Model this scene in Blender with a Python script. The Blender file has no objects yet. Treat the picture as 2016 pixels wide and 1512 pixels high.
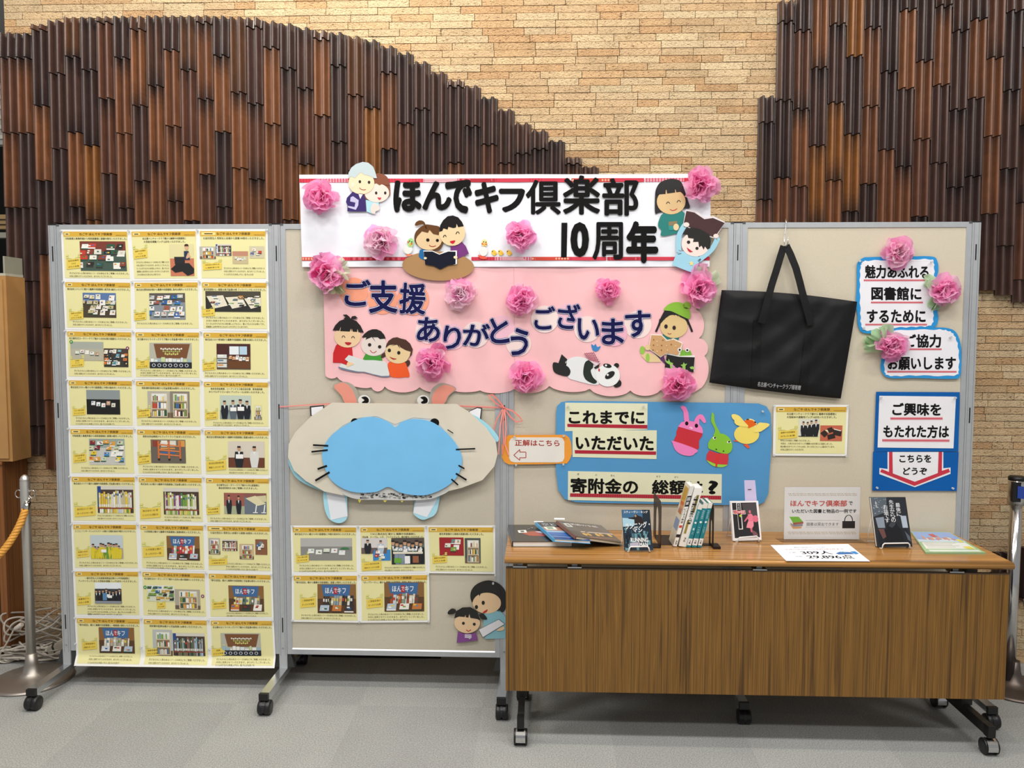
import bpy, bmesh, math, random
from mathutils import Vector, Matrix
from math import sin, cos, pi, radians, floor
# ------------------------------------------------------------------ camera
SC = bpy.context.scene
COL = SC.collection
F_PX, YAW, PITCH, ROLL = 1563.09, -0.0361, 0.0638, 0.0018
CAM = Vector((2.0199, -3.2464, 1.5033))
_f = Vector((sin(YAW)*cos(PITCH), cos(YAW)*cos(PITCH), -sin(PITCH)))
_r = Vector((cos(YAW), -sin(YAW), 0)); _u = _r.cross(_f)
RX = cos(ROLL)*_r + sin(ROLL)*_u; UX = -sin(ROLL)*_r + cos(ROLL)*_u; FX = _f
cd = bpy.data.cameras.new('camera'); cam = bpy.data.objects.new('camera', cd); COL.objects.link(cam)
cd.sensor_width = 36; cd.lens = 36*F_PX/2016; cd.clip_start = .05
cam.matrix_world = Matrix(((RX.x, UX.x, -FX.x, CAM.x), (RX.y, UX.y, -FX.y, CAM.y), (RX.z, UX.z, -FX.z, CAM.z), (0, 0, 0, 1)))
SC.camera = cam
# ------------------------------------------------------------------ light and exposure
SC.view_settings.view_transform = 'Standard'; SC.view_settings.look = 'None'
SC.view_settings.exposure = 0.22; SC.view_settings.gamma = 1; SC.view_settings.use_curve_mapping = False
w = bpy.data.worlds.new('world'); SC.world = w; w.use_nodes = True
w.node_tree.nodes['Background'].inputs[0].default_value = (.98, .98, 1, 1)
w.node_tree.nodes['Background'].inputs[1].default_value = .26
def area(name, loc, target, sx, sy, power, col):
    l = bpy.data.lights.new(name, 'AREA'); l.shape = 'RECTANGLE'; l.size = sx; l.size_y = sy; l.energy = power; l.color = col
    o = bpy.data.objects.new(name, l); COL.objects.link(o); o.location = loc
    o.rotation_euler = (Vector(target)-Vector(loc)).to_track_quat('-Z', 'Y').to_euler(); return o
for x in (-.6, 1.2, 3.0, 4.8):
    area('ceiling_light', (x, -1.9, 3.86), (x, -1.9, 0), 1.2, .3, 31, (1, .975, .95))
for x in (0.3, 2.1, 3.9):
    area('ceiling_light', (x, -3.8, 3.86), (x, -3.8, 0), 1.2, .3, 30, (1, .975, .95))
for x, p in ((-.1, 9), (1.1, 21), (2.3, 9), (3.6, 7)):
    area('wall_washer', (x, -.55, 3.8), (x, .38, 2.5), .35, .2, p, (1, .93, .82))
# ------------------------------------------------------------------ pixel -> place on a real plane
def ray(u, v): return FX*F_PX + RX*(u-1008) - UX*(v-756)
def onY(u, v, Y): d = ray(u, v); return CAM + d*((Y-CAM.y)/d.y)
def onZ(u, v, Z): d = ray(u, v); return CAM + d*((Z-CAM.z)/d.z)
def lin(c):
    if isinstance(c, str): c = tuple(int(c[i:i+2], 16) for i in (0, 2, 4))
    return tuple((x/255/12.92 if x <= 10 else ((x/255+.055)/1.055)**2.4) for x in c[:3]) + (1,)
# ------------------------------------------------------------------ materials: the flat own colour is the Col attribute
MATS = {}
def mat(name, rough=.6, metal=0, coat=0, spec=.5, bump=0, bscale=200, var=0, vscale=60, sheen=0, transl=0, alpha=1, bstretch=None, trans=0):
    if name in MATS: return MATS[name]
    m = bpy.data.materials.new(name); m.use_nodes = True; nt = m.node_tree; N, L = nt.nodes, nt.links
    b = N['Principled BSDF']; b.inputs['Roughness'].default_value = rough; b.inputs['Metallic'].default_value = metal
    b.inputs['Coat Weight'].default_value = coat; b.inputs['Coat Roughness'].default_value = .12
    b.inputs['Specular IOR Level'].default_value = spec; b.inputs['Sheen Weight'].default_value = sheen
    b.inputs['Alpha'].default_value = alpha; b.inputs['Transmission Weight'].default_value = trans
    at = N.new('ShaderNodeAttribute'); at.attribute_name = 'Col'; col = at.outputs['Color']
    tc = N.new('ShaderNodeTexCoord')
    if var:
        nz = N.new('ShaderNodeTexNoise'); nz.inputs['Scale'].default_value = vscale; nz.inputs['Detail'].default_value = 4
        L.new(tc.outputs['Object'], nz.inputs['Vector'])
        mr = N.new('ShaderNodeMapRange'); mr.inputs[1].default_value = .3; mr.inputs[2].default_value = .7
        mr.inputs[3].default_value = 1-var; mr.inputs[4].default_value = 1+var; L.new(nz.outputs[0], mr.inputs[0])
        mx = N.new('ShaderNodeVectorMath'); mx.operation = 'SCALE'; L.new(col, mx.inputs[0]); L.new(mr.outputs[0], mx.inputs['Scale']); col = mx.outputs[0]
    L.new(col, b.inputs['Base Color'])
    if bump:
        n2 = N.new('ShaderNodeTexNoise'); n2.inputs['Scale'].default_value = bscale; n2.inputs['Detail'].default_value = 5
        src = tc.outputs['Object']
        if bstretch:
            mp = N.new('ShaderNodeMapping'); mp.inputs['Scale'].default_value = bstretch; L.new(src, mp.inputs[0]); src = mp.outputs[0]
        L.new(src, n2.inputs['Vector'])
        bp = N.new('ShaderNodeBump'); bp.inputs['Strength'].default_value = bump; bp.inputs['Distance'].default_value = .01
        L.new(n2.outputs[0], bp.inputs['Height']); L.new(bp.outputs[0], b.inputs['Normal'])
    if transl:
        tr = N.new('ShaderNodeBsdfTranslucent'); L.new(col, tr.inputs[0]); ms = N.new('ShaderNodeMixShader'); ms.inputs[0].default_value = transl
        L.new(b.outputs[0], ms.inputs[1]); L.new(tr.outputs[0], ms.inputs[2]); L.new(ms.outputs[0], N['Material Output'].inputs[0])
    MATS[name] = m; return m
PAPER = mat('paper', .8, spec=.2, var=.03, vscale=9, bump=.12, bscale=7)
BANNER = mat('banner_paper', .5, var=.02, vscale=4, bump=.55, bscale=5)
LAMI = mat('laminated_paper', .42, coat=.25, bump=.15, bscale=9)
PRINT = mat('print', .5)
ALU = mat('brushed_aluminium', .42, metal=.55, var=.03, vscale=40)
FELT = mat('felt', .95, var=.07, vscale=420, bump=.25, bscale=700, sheen=.2)
BLACKP = mat('black_plastic', .38, var=.05)
CHROME = mat('chrome', .16, metal=1)
STEEL = mat('brushed_steel', .42, metal=.85, bump=.03, bscale=90, bstretch=(1, 1, .05))
DARKM = mat('dark_metal', .4, metal=.3)
TISSUE = mat('tissue_paper', .9, transl=.55, spec=.2)
CLOTH = mat('bag_cloth', .6, spec=.3, bump=.35, bscale=9)
CORD = mat('cord', .55, var=.08, vscale=30)
CLEARP = mat('clear_plastic', .06, trans=1, alpha=.35)
GLAZE = mat('glazed_tile', .38, coat=.12, var=.12, vscale=25)
BOARDP = mat('painted_board', .6, var=.06, vscale=14)
WHITEM = mat('white_coated_wire', .35)
# ------------------------------------------------------------------ mesh builder
class MB:
    def __init__(s): s.v = []; s.f = []; s.c = []; s.sm = []; s.col = lin('ffffff'); s.smooth = False
    def ink(s, c): s.col = lin(c) if not (isinstance(c, tuple) and len(c) == 4) else c; return s
    def add(s, vs, fs, col=None, smooth=None):
        n = len(s.v); s.v += [tuple(p) for p in vs]; c = s.col if col is None else (lin(col) if not (isinstance(col, tuple) and len(col) == 4) else col)
        for f in fs: s.f.append([i+n for i in f]); s.c.append(c); s.sm.append(s.smooth if smooth is None else smooth)
        return s
    def box(s, a, b, col=None):
        x0, y0, z0 = a; x1, y1, z1 = b
        return s.add([(x0, y0, z0), (x1, y0, z0), (x1, y1, z0), (x0, y1, z0), (x0, y0, z1), (x1, y0, z1), (x1, y1, z1), (x0, y1, z1)],
            [(3, 2, 1, 0), (4, 5, 6, 7), (0, 1, 5, 4), (1, 2, 6, 5), (2, 3, 7, 6), (3, 0, 4, 7)], col, False)
    def hexa(s, p, col=None):   # eight corners, bottom ring then top ring
        return s.add(p, [(3, 2, 1, 0), (4, 5, 6, 7), (0, 1, 5, 4), (1, 2, 6, 5), (2, 3, 7, 6), (3, 0, 4, 7)], col, False)
    def prism(s, pts, d, col=None, back=True):   # planar outline pts (3D), thickness vector d
        n = len(pts); d = Vector(d); q = [Vector(p)+d for p in pts]
        fs = [tuple(range(n))] + [(i, (i+1) % n, n+(i+1) % n, n+i)[::-1] for i in range(n)]
        if back: fs.append(tuple(range(2*n-1, n-1, -1)))
        return s.add(list(pts)+q, fs, col, False)
    def tube(s, path, r, seg=8, col=None, cap=True, flat=None):
        path = [Vector(p) for p in path]; n = len(path); rs = r if isinstance(r, (list, tuple)) else [r]*n; vs = []; N0 = None
        for i, p in enumerate(path):
            t = (path[min(i+1, n-1)]-path[max(i-1, 0)]).normalized()
            if N0 is None: a = Vector((0, 0, 1)) if abs(t.z) < .9 else Vector((1, 0, 0)); N0 = a.cross(t).normalized()
            else: N0 = (N0-t*N0.dot(t)).normalized()
            B = t.cross(N0)
            for k in range(seg): a = 2*pi*k/seg; vs.append(p+(N0*cos(a)+B*sin(a))*rs[i])
        fs = [(i*seg+k, i*seg+(k+1) % seg, (i+1)*seg+(k+1) % seg, (i+1)*seg+k) for i in range(n-1) for k in range(seg)]
        s.add(vs, fs, col, True)
        if cap:
            m = len(s.v)-n*seg
            for f in (list(range(seg))[::-1], list(range((n-1)*seg, n*seg))): s.f.append([m+i for i in f]); s.c.append(s.c[-1]); s.sm.append(False)
        return s
    def lathe(s, prof, c, seg=24, col=None, axis='z', smooth=True):   # prof: (r, h)
        vs = []; c = Vector(c)
        for r, h in prof:
            for k in range(seg):
                a = 2*pi*k/seg; x, y = r*cos(a), r*sin(a)
                vs.append(c+Vector({'z': (x, y, h), 'x': (h, x, y), 'y': (y, h, x)}[axis]))
        n = len(prof); fs = [(i*seg+k, i*seg+(k+1) % seg, (i+1)*seg+(k+1) % seg, (i+1)*seg+k) for i in range(n-1) for k in range(seg)]
        s.add(vs, fs, col, smooth); m = len(s.v)-n*seg
        for f, e in ((list(range(seg))[::-1], prof[0][0]), (list(range((n-1)*seg, n*seg)), prof[-1][0])):
            if e > 1e-6: s.f.append([m+i for i in f]); s.c.append(s.c[-1]); s.sm.append(False)
        return s
    def grid(s, fn, nu, nv, col=None, smooth=True):
        vs = [fn(i/nu, j/nv) for j in range(nv+1) for i in range(nu+1)]
        return s.add(vs, [(j*(nu+1)+i, j*(nu+1)+i+1, (j+1)*(nu+1)+i+1, (j+1)*(nu+1)+i) for j in range(nv) for i in range(nu)], col, smooth)
    def build(s, name, m, loc=Vector((0, 0, 0)), parent=None):
        me = bpy.data.meshes.new(name); me.from_pydata([tuple(Vector(p)-loc) for p in s.v], [], s.f); me.update()
        at = me.color_attributes.new('Col', 'FLOAT_COLOR', 'CORNER'); buf = []
        for p in me.polygons: buf += list(s.c[p.index])*p.loop_total
        at.data.foreach_set('color', buf); me.polygons.foreach_set('use_smooth', s.sm); me.materials.append(m)
        o = bpy.data.objects.new(name, me); COL.objects.link(o)
        if parent: o.parent = parent
        else: o.location = loc
        return o
def tag(o, label, cat, group=None):
    o['label'] = label; o['category'] = cat
    if group: o['group'] = group
    return o
def struct(name, mb, m): o = mb.build(name, m); o['kind'] = 'structure'; return o
class Thing:     # collects parts in world coordinates; done() hangs them under an Empty at the base
    def __init__(s, name, label, cat, group=None): s.a = (name, label, cat, group); s.p = []
    def part(s, name, mb, m, sub=(), label=None): s.p.append((name, mb, m, list(sub), label)); return s
    def done(s):
        name, label, cat, group = s.a; al = [Vector(v) for p in s.p for q in [p[1]]+[t[1] for t in p[3]] for v in q.v]
        lo = [min(v[i] for v in al) for i in range(3)]; hi = [max(v[i] for v in al) for i in range(3)]
        loc = Vector(((lo[0]+hi[0])/2, (lo[1]+hi[1])/2, lo[2]))
        e = bpy.data.objects.new(name, None); COL.objects.link(e); e.location = loc; e.empty_display_size = .05; tag(e, label, cat, group)
        for n, mb, m, sub, lb in s.p:
            o = mb.build(n, m, loc, e)
            if lb: o['label'] = lb
            for t in sub:
                so = t[1].build(t[0], t[2], loc, o)
                if len(t) > 3 and t[3]: so['label'] = t[3]
        return e
def one(name, label, cat, mb, m, group=None):
    al = mb.v; loc = Vector(((min(v[0] for v in al)+max(v[0] for v in al))/2, (min(v[1] for v in al)+max(v[1] for v in al))/2, min(v[2] for v in al)))
    return tag(mb.build(name, m, loc), label, cat, group)
# ------------------------------------------------------------------ text
_TX = {}
def text2d(s, bold=0., space=1.):
    k = (s, bold, space)
    if k in _TX: return _TX[k]
    cu = bpy.data.curves.new('t', 'FONT'); cu.body = s; cu.size = 1; cu.offset = bold; cu.resolution_u = 3; cu.space_character = space
    o = bpy.data.objects.new('t', cu); COL.objects.link(o); dg = bpy.context.evaluated_depsgraph_get()
    me = bpy.data.meshes.new_from_object(o.evaluated_get(dg))
    vs = [(v.co.x, v.co.y) for v in me.vertices]; fs = [tuple(p.vertices) for p in me.polygons]
    bpy.data.objects.remove(o); bpy.data.curves.remove(cu); bpy.data.meshes.remove(me)
    AS = (1., 1.)
    if vs:
        x0 = min(v[0] for v in vs); x1 = max(v[0] for v in vs); y0 = min(v[1] for v in vs); y1 = max(v[1] for v in vs)
        vs = [((x-x0)/max(x1-x0, 1e-6), 1-(y-y0)/max(y1-y0, 1e-6)) for x, y in vs]
        AS = (max(x1-x0, 1e-6), max(y1-y0, 1e-6))
    _TX[k] = (vs, fs, AS); return _TX[k]
def flip(fs): return [tuple(reversed(f)) for f in fs]
def put_text(mb, s, fn, col, bold=0., thick=0., space=1.):   # fn(a,b): 0..1 across and down -> 3D; bold strokes are laid beside each other
    vs, fs, (w_, h_) = text2d(s, 0., space)
    if not vs: return mb
    n = len(vs); offs = [(0., 0.)]
    if bold > .019: offs += [(bold*cos(k*pi/4), bold*sin(k*pi/4)) for k in range(8)]+([(bold*.55*cos(k*pi/2), bold*.55*sin(k*pi/2)) for k in range(4)] if bold > .04 else [])
    elif bold: offs += [(bold, 0), (-bold, 0)]
    W_, H_ = w_+2*bold, h_+2*bold
    for j, (ox, oy) in enumerate(offs):
        P = [Vector(fn((a*w_+bold+ox)/W_, (b*h_+bold+oy)/H_))+Vector((0, -.000012*j, 0)) for a, b in vs]
        mb.add(P, fs, col, False)
        if thick and j == 0:
            Q = [p+Vector((0, thick, 0)) for p in P]; ed = {}
            for f in fs:
                for i in range(len(f)): ed[(f[i], f[(i+1) % len(f)])] = 1
            mb.add(P+Q, [(b, a, n+a, n+b) for (a, b) in ed if (b, a) not in ed], col, False)
    return mb
def quad(tl, tr, br, bl, Y):  # pixel quad on plane Y -> fn(s,t)
    A, B, C, D = [onY(p[0], p[1], Y) for p in (tl, tr, br, bl)]
    return lambda s, t, d=0.: (A*(1-s)+B*s)*(1-t)+(D*(1-s)+C*s)*t+Vector((0, -d, 0))
def sub(fn, s0, t0, s1, t1, d=0.): return lambda a, b: fn(s0+(s1-s0)*a, t0+(t1-t0)*b, d)
def rq(x0, y0, x1, y1, Y): return quad((x0, y0), (x1, y0), (x1, y1), (x0, y1), Y)
# ------------------------------------------------------------------ outlines
def smooth(pts, n=5):
    out = []; m = len(pts)
    for i in range(m):
        p0, p1, p2, p3 = pts[i-1], pts[i], pts[(i+1) % m], pts[(i+2) % m]
        for k in range(n):
            t = k/n
            out.append(tuple(.5*((2*p1[j])+(p2[j]-p0[j])*t+(2*p0[j]-5*p1[j]+4*p2[j]-p3[j])*t*t+(3*p1[j]-p0[j]-3*p2[j]+p3[j])*t**3) for j in (0, 1)))
    return out
def ell(cx, cy, rx, ry=None, rot=0, n=28, a0=0, a1=360):
    ry = rx if ry is None else ry; out = []; full = a1-a0 >= 360
    for i in range(n+(0 if full else 1)):
        a = radians(a0+(a1-a0)*i/n); x, y = rx*cos(a), ry*sin(a); r = radians(rot)
        out.append((cx+x*cos(r)-y*sin(r), cy+x*sin(r)+y*cos(r)))
    return out
def pp(s): return [tuple(float(x) for x in q.split(',')) for q in s.split()]
def stroke(pts, w):   # outline of a thick open line
    L, R = [], []; n = len(pts)
    for i, p in enumerate(pts):
        a, b = pts[max(i-1, 0)], pts[min(i+1, n-1)]; dx, dy = b[0]-a[0], b[1]-a[1]; l = math.hypot(dx, dy) or 1
        nx, ny = -dy/l*w/2, dx/l*w/2; L.append((p[0]+nx, p[1]+ny)); R.append((p[0]-nx, p[1]-ny))
    return L+R[::-1]
def area2(p): return sum(p[i][0]*p[(i+1) % len(p)][1]-p[(i+1) % len(p)][0]*p[i][1] for i in range(len(p)))
def cutout(mb, px, Y, th, col=None):   # pixel outline on plane Y, front at Y, th thick towards +Y
    if area2(px) > 0: px = px[::-1]
    return mb.prism([onY(u, v, Y) for u, v in px], (0, th, 0), col)
class Cut:      # a laminated paper cut-out pinned flat on a board; coordinates in a zoomed frame (ox, oy, scale)
    def __init__(s, name, label, cat, Y, z=(0, 0, 1), group=None, m=None): s.t = Thing(name, label, cat, group); s.Y = Y; s.z = z; s.k = 0; s.m = m or LAMI; s.cur = None
    def P(s, pts): return [(s.z[0]+x/s.z[2], s.z[1]+y/s.z[2]) for x, y in pts]
    def s(self, name, pts, col, sm=True, lay=None, label=None, m=None):
        if isinstance(pts, str): pts = pp(pts)
        if sm and len(pts) < 26: pts = smooth(pts)
        lay = self.k if lay is None else lay; self.k = max(self.k, lay)
        mb = MB(); cutout(mb, self.P(pts), self.Y-.0006*lay, .0005, col)
        self.t.part(name, mb, m or self.m, label=label); return self
    def up(s): s.k += 1; return s
    def on(self, name, pts, col, sm=True, m=None):   # a sub-part of the last part
        if isinstance(pts, str): pts = pp(pts)
        if sm and len(pts) < 26: pts = smooth(pts)
        mb = MB(); cutout(mb, self.P(pts), self.Y-.0006*(self.k)-.0004*(1+len(self.t.p[-1][3])*.25), .0003, col); self.t.p[-1][3].append((name, mb, m or self.m)); return self
    def done(s): return s.t.done()
# ================================================================== the setting
WY = .385
def brick_wall():
    rnd = random.Random(5); mb = MB(); h, L, g = .0318, .186, .0024; z = 0; x0, x1 = -.43, 6.2
    mb.box((x0, WY+.006, 0), (x1, WY+.16, 3.95), '1c140e')
    pal = ['d8be98', 'd4b68f', 'dcc6a0', 'cfac82', 'd8bf9a', 'd2b28a', 'cca67c', 'd6ba92', 'd9c09a', 'd5b992']
    while z < 3.95:
        x = x0-rnd.random()*L
        while x < x1:
            l = L*(1 if rnd.random() < .8 else rnd.choice((.5, .75, 1.25))); a, b = max(x, x0), min(x+l, x1)
            if b-a > .004:
                d = rnd.uniform(0, .0035); c = Vector(lin(rnd.choice(pal))[:3])*rnd.uniform(.9, 1.05)
                mb.box((a+g/2, WY-d, z+g/2), (b-g/2, WY+.01, z+h-g/2), (c.x, c.y, c.z, 1))
            x += l
        z += h
    m = bpy.data.materials.new('split_brick'); m.use_nodes = True; N, L_ = m.node_tree.nodes, m.node_tree.links; b = N['Principled BSDF']
    b.inputs['Roughness'].default_value = .85; b.inputs['Specular IOR Level'].default_value = .25
    at = N.new('ShaderNodeAttribute'); at.attribute_name = 'Col'; tc = N.new('ShaderNodeTexCoord')
    mp = N.new('ShaderNodeMapping'); mp.inputs['Scale'].default_value = (1, 1, 1.9); mp.inputs['Rotation'].default_value = (0, .3, 0); L_.new(tc.outputs['Object'], mp.inputs[0])
    n1 = N.new('ShaderNodeTexNoise'); n1.inputs['Scale'].default_value = 100; n1.inputs['Detail'].default_value = 4; n1.inputs['Distortion'].default_value = .8; L_.new(mp.outputs[0], n1.inputs['Vector'])
    # cracks: dark short wrinkles of the split face
    cr = N.new('ShaderNodeValToRGB'); cr.color_ramp.elements[0].position = .31; cr.color_ramp.elements[0].color = (.38, .32, .27, 1); cr.color_ramp.elements[1].position = .42; cr.color_ramp.elements[1].color = (1, 1, 1, 1); L_.new(n1.outputs[0], cr.inputs[0])
    n2 = N.new('ShaderNodeTexNoise'); n2.inputs['Scale'].default_value = 14; n2.inputs['Detail'].default_value = 4; L_.new(tc.outputs['Object'], n2.inputs['Vector'])
    mr = N.new('ShaderNodeMapRange'); mr.inputs[1].default_value = .3; mr.inputs[2].default_value = .7; mr.inputs[3].default_value = .9; mr.inputs[4].default_value = 1.08; L_.new(n2.outputs[0], mr.inputs[0])
    x = N.new('ShaderNodeVectorMath'); x.operation = 'MULTIPLY'; L_.new(at.outputs[0], x.inputs[0]); L_.new(cr.outputs[0], x.inputs[1])
    y = N.new('ShaderNodeVectorMath'); y.operation = 'SCALE'; L_.new(x.outputs[0], y.inputs[0]); L_.new(mr.outputs[0], y.inputs['Scale']); L_.new(y.outputs[0], b.inputs['Base Color'])
    bp = N.new('ShaderNodeBump'); bp.inputs['Strength'].default_value = 1; bp.inputs['Distance'].default_value = .008; L_.new(n1.outputs[0], bp.inputs['Height']); L_.new(bp.outputs[0], b.inputs['Normal'])
    struct('wall_back', mb, m)
brick_wall()
def floor_():
    m = bpy.data.materials.new('carpet_tile'); m.use_nodes = True; N, L = m.node_tree.nodes, m.node_tree.links; b = N['Principled BSDF']; b.inputs['Roughness'].default_value = .95; b.inputs['Specular IOR Level'].default_value = .15
    tc = N.new('ShaderNodeTexCoord'); mp = N.new('ShaderNodeMapping'); mp.inputs['Scale'].default_value = (2, 2, 2); mp.inputs['Location'].default_value = (.42, .3, 0); L.new(tc.outputs['Object'], mp.inputs[0])
    ck = N.new('ShaderNodeTexChecker'); ck.inputs['Scale'].default_value = 1; ck.inputs[1].default_value = (.345, .352, .34, 1); ck.inputs[2].default_value = (.32, .327, .318, 1); L.new(mp.outputs[0], ck.inputs[0])
    n = N.new('ShaderNodeTexNoise'); n.inputs['Scale'].default_value = 210; n.inputs['Detail'].default_value = 3; L.new(tc.outputs['Object'], n.inputs['Vector'])
    n3 = N.new('ShaderNodeTexNoise'); n3.inputs['Scale'].default_value = 4; n3.inputs['Detail'].default_value = 3; L.new(tc.outputs['Object'], n3.inputs['Vector'])
    mr = N.new('ShaderNodeMapRange'); mr.inputs[1].default_value = .3; mr.inputs[2].default_value = .7; mr.inputs[3].default_value = .68; mr.inputs[4].default_value = 1.32; L.new(n.outputs[0], mr.inputs[0])
    mr2 = N.new('ShaderNodeMapRange'); mr2.inputs[3].default_value = .9; mr2.inputs[4].default_value = 1.1; L.new(n3.outputs[0], mr2.inputs[0])
    mm = N.new('ShaderNodeMath'); mm.operation = 'MULTIPLY'; L.new(mr.outputs[0], mm.inputs[0]); L.new(mr2.outputs[0], mm.inputs[1])
    x = N.new('ShaderNodeVectorMath'); x.operation = 'SCALE'; L.new(ck.outputs[0], x.inputs[0]); L.new(mm.outputs[0], x.inputs['Scale']); L.new(x.outputs[0], b.inputs['Base Color'])
    bp = N.new('ShaderNodeBump'); bp.inputs['Strength'].default_value = .35; bp.inputs['Distance'].default_value = .004; L.new(n.outputs[0], bp.inputs['Height']); L.new(bp.outputs[0], b.inputs['Normal'])
    struct('floor', MB().box((-4, -7, -.05), (7, 4, 0), '808080'), m)
floor_()
struct('ceiling', MB().box((-4, -7, 3.95), (7, 4, 4.05), 'e8e4dc'), mat('ceiling_paint', .9))
# the hall beyond the wall's end: dark side wall with pale perforated band
mb = MB().box((-4, 3.3, 0), (-.3, 3.4, 3.95), '060504')
struct('wall_left', mb, mat('dark_wall', .8, var=.1))
# ------------------------------------------------------------------ glazed tile relief
def lerp(a, b, t): return a+(b-a)*t
def relief(name, label, cols, seed):
    rnd = random.Random(seed); T = Thing(name, label, 'wall relief'); TL = .335; p = .0755
    prof = [(0, .006), (.06, .006), (.10, .028), (.13, .039), (.20, .043), (.27, .039), (.30, .028), (.35, .008), (.5, .005)]
    pr = [(a, d) for a, d in prof[:-1]]+[(.5+a, d) for a, d in prof]+[(1, .006)]
    pal = [('40302d', 5), ('4c3631', 4), ('603f31', 5), ('704831', 4), ('85562c', 2), ('7c5034', 2), ('48332e', 3)]
    bag = [c for c, n in pal for _ in range(n)]
    for X, top, bot, joint in cols:
        mb = MB(); mb.smooth = True; z = joint if joint else top-rnd.random()*TL
        while z < top: z += TL
        z1 = z; first = True
        while z1 > bot+.005:
            a, b = min(z1, top), max(z1-TL, bot)
            if a-b > .01:
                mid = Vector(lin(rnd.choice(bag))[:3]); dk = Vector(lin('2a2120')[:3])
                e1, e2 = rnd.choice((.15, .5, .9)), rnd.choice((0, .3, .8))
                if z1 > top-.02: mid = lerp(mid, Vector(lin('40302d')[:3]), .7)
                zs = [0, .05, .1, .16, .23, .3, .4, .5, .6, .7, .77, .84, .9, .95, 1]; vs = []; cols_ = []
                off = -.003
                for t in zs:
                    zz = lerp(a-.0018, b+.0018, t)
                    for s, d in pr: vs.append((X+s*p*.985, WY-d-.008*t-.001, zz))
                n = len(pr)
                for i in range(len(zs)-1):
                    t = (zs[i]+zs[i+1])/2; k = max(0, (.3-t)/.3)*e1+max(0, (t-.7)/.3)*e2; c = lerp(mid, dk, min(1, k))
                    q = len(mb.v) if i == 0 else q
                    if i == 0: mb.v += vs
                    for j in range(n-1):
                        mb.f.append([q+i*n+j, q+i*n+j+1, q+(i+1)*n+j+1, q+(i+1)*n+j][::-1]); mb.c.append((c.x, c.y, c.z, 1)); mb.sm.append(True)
                # thickness seen from above and the sides
                for row, flipf in ((0, False), (len(zs)-1, True)):
                    r0 = len(mb.v); mb.v += [mb.v[q+row*n+j] for j in range(n)]; ring = list(range(r0, r0+n)); base = len(mb.v)
                    mb.v += [(mb.v[i][0], WY-.0045, mb.v[i][2]) for i in ring]
                    for j in range(n-1):
                        f = [ring[j], ring[j+1], base+j+1, base+j]; mb.f.append(f[::-1] if flipf else f); mb.c.append((*[x*.7 for x in mid], 1)); mb.sm.append(False)
                for j in (0, n-1):
                    f = [(mb.v[q+j]), (mb.v[q+(len(zs)-1)*n+j]), (mb.v[q+(len(zs)-1)*n+j][0], WY-.0045, b), (mb.v[q+j][0], WY-.0045, a)]
                    mb.add(f, [(0, 1, 2, 3) if j == 0 else (3, 2, 1, 0)], (*mid, 1), False)
            z1 -= TL
        T.part('tile_column', mb, GLAZE)
    return T.done()
XR, PW = 2.277, .0755
tops = [328, 310, 277, 257, 243, 216, 192, 170, 158, 143, 123, 105, 92, 80, 73, 66, 62, 56, 48, 44, 37, 35, 34, 33, 33, 33, 33, 34, 34, 35, 36, 36, 42, 50, 67, 66]
jn = [0, 0, 0, 295, 0, 323, 286, 250, 172, 264, 216, 245, 145, 214, 189, 281, 229, 176, 137, 96, 206, 184, 112, 197, 140, 101, 171, 210, 116, 196, 140, 114, 147, 210, 116, 116]
cols = []
for k in range(36):
    X = XR-PW*(k+1); u = 1161-33*k
    top = onY(u, tops[k], WY-.02).z; j = onY(u, jn[k], WY-.02).z if jn[k] else None
    bot = {35: .93, 34: .93, 33: .865, 32: .80}.get(k, .74 if k > 8 else 1.3)
    cols.append((X, top, bot, j))
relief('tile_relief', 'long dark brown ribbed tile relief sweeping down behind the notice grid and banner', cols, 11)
rt = [190, 3]+[-60]*20; rj = [394, 351, 368, 288, 356, 417, 363, 296, 329, 427, 322, 370, 348, 422, 333, 400, 380]
cols = []; X0 = onY(1492, 300, WY-.02).x
for k in range(17):
    X = X0+PW*k; u = 1508+35*k; bot = 1.9-.02*k if k < 12 else {12: 1.69, 13: 1.672, 14: 1.655, 15: 1.63, 16: 1.60}[k]
    if k >= 12: bot = onY(u, {12: 570, 13: 574, 14: 582, 15: 596, 16: 606}[k], WY-.02).z
    cols.append((X, onY(u, rt[k], WY-.02).z if k < 2 else 3.1, bot, onY(u, rj[k], WY-.02).z))
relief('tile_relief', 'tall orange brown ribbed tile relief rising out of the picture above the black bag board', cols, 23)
X0 = onY(1957, 1090, WY-.02).x
cols = [(X0+PW*k, onY(1957+38*k, {0: 1085, 1: 1076, 2: 1062}.get(k, 1050), WY-.02).z, .33-.03*k, None) for k in range(5)]
relief('tile_relief', 'low dark maroon tile relief on the brick wall behind the chrome belt post', cols, 31)
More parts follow.
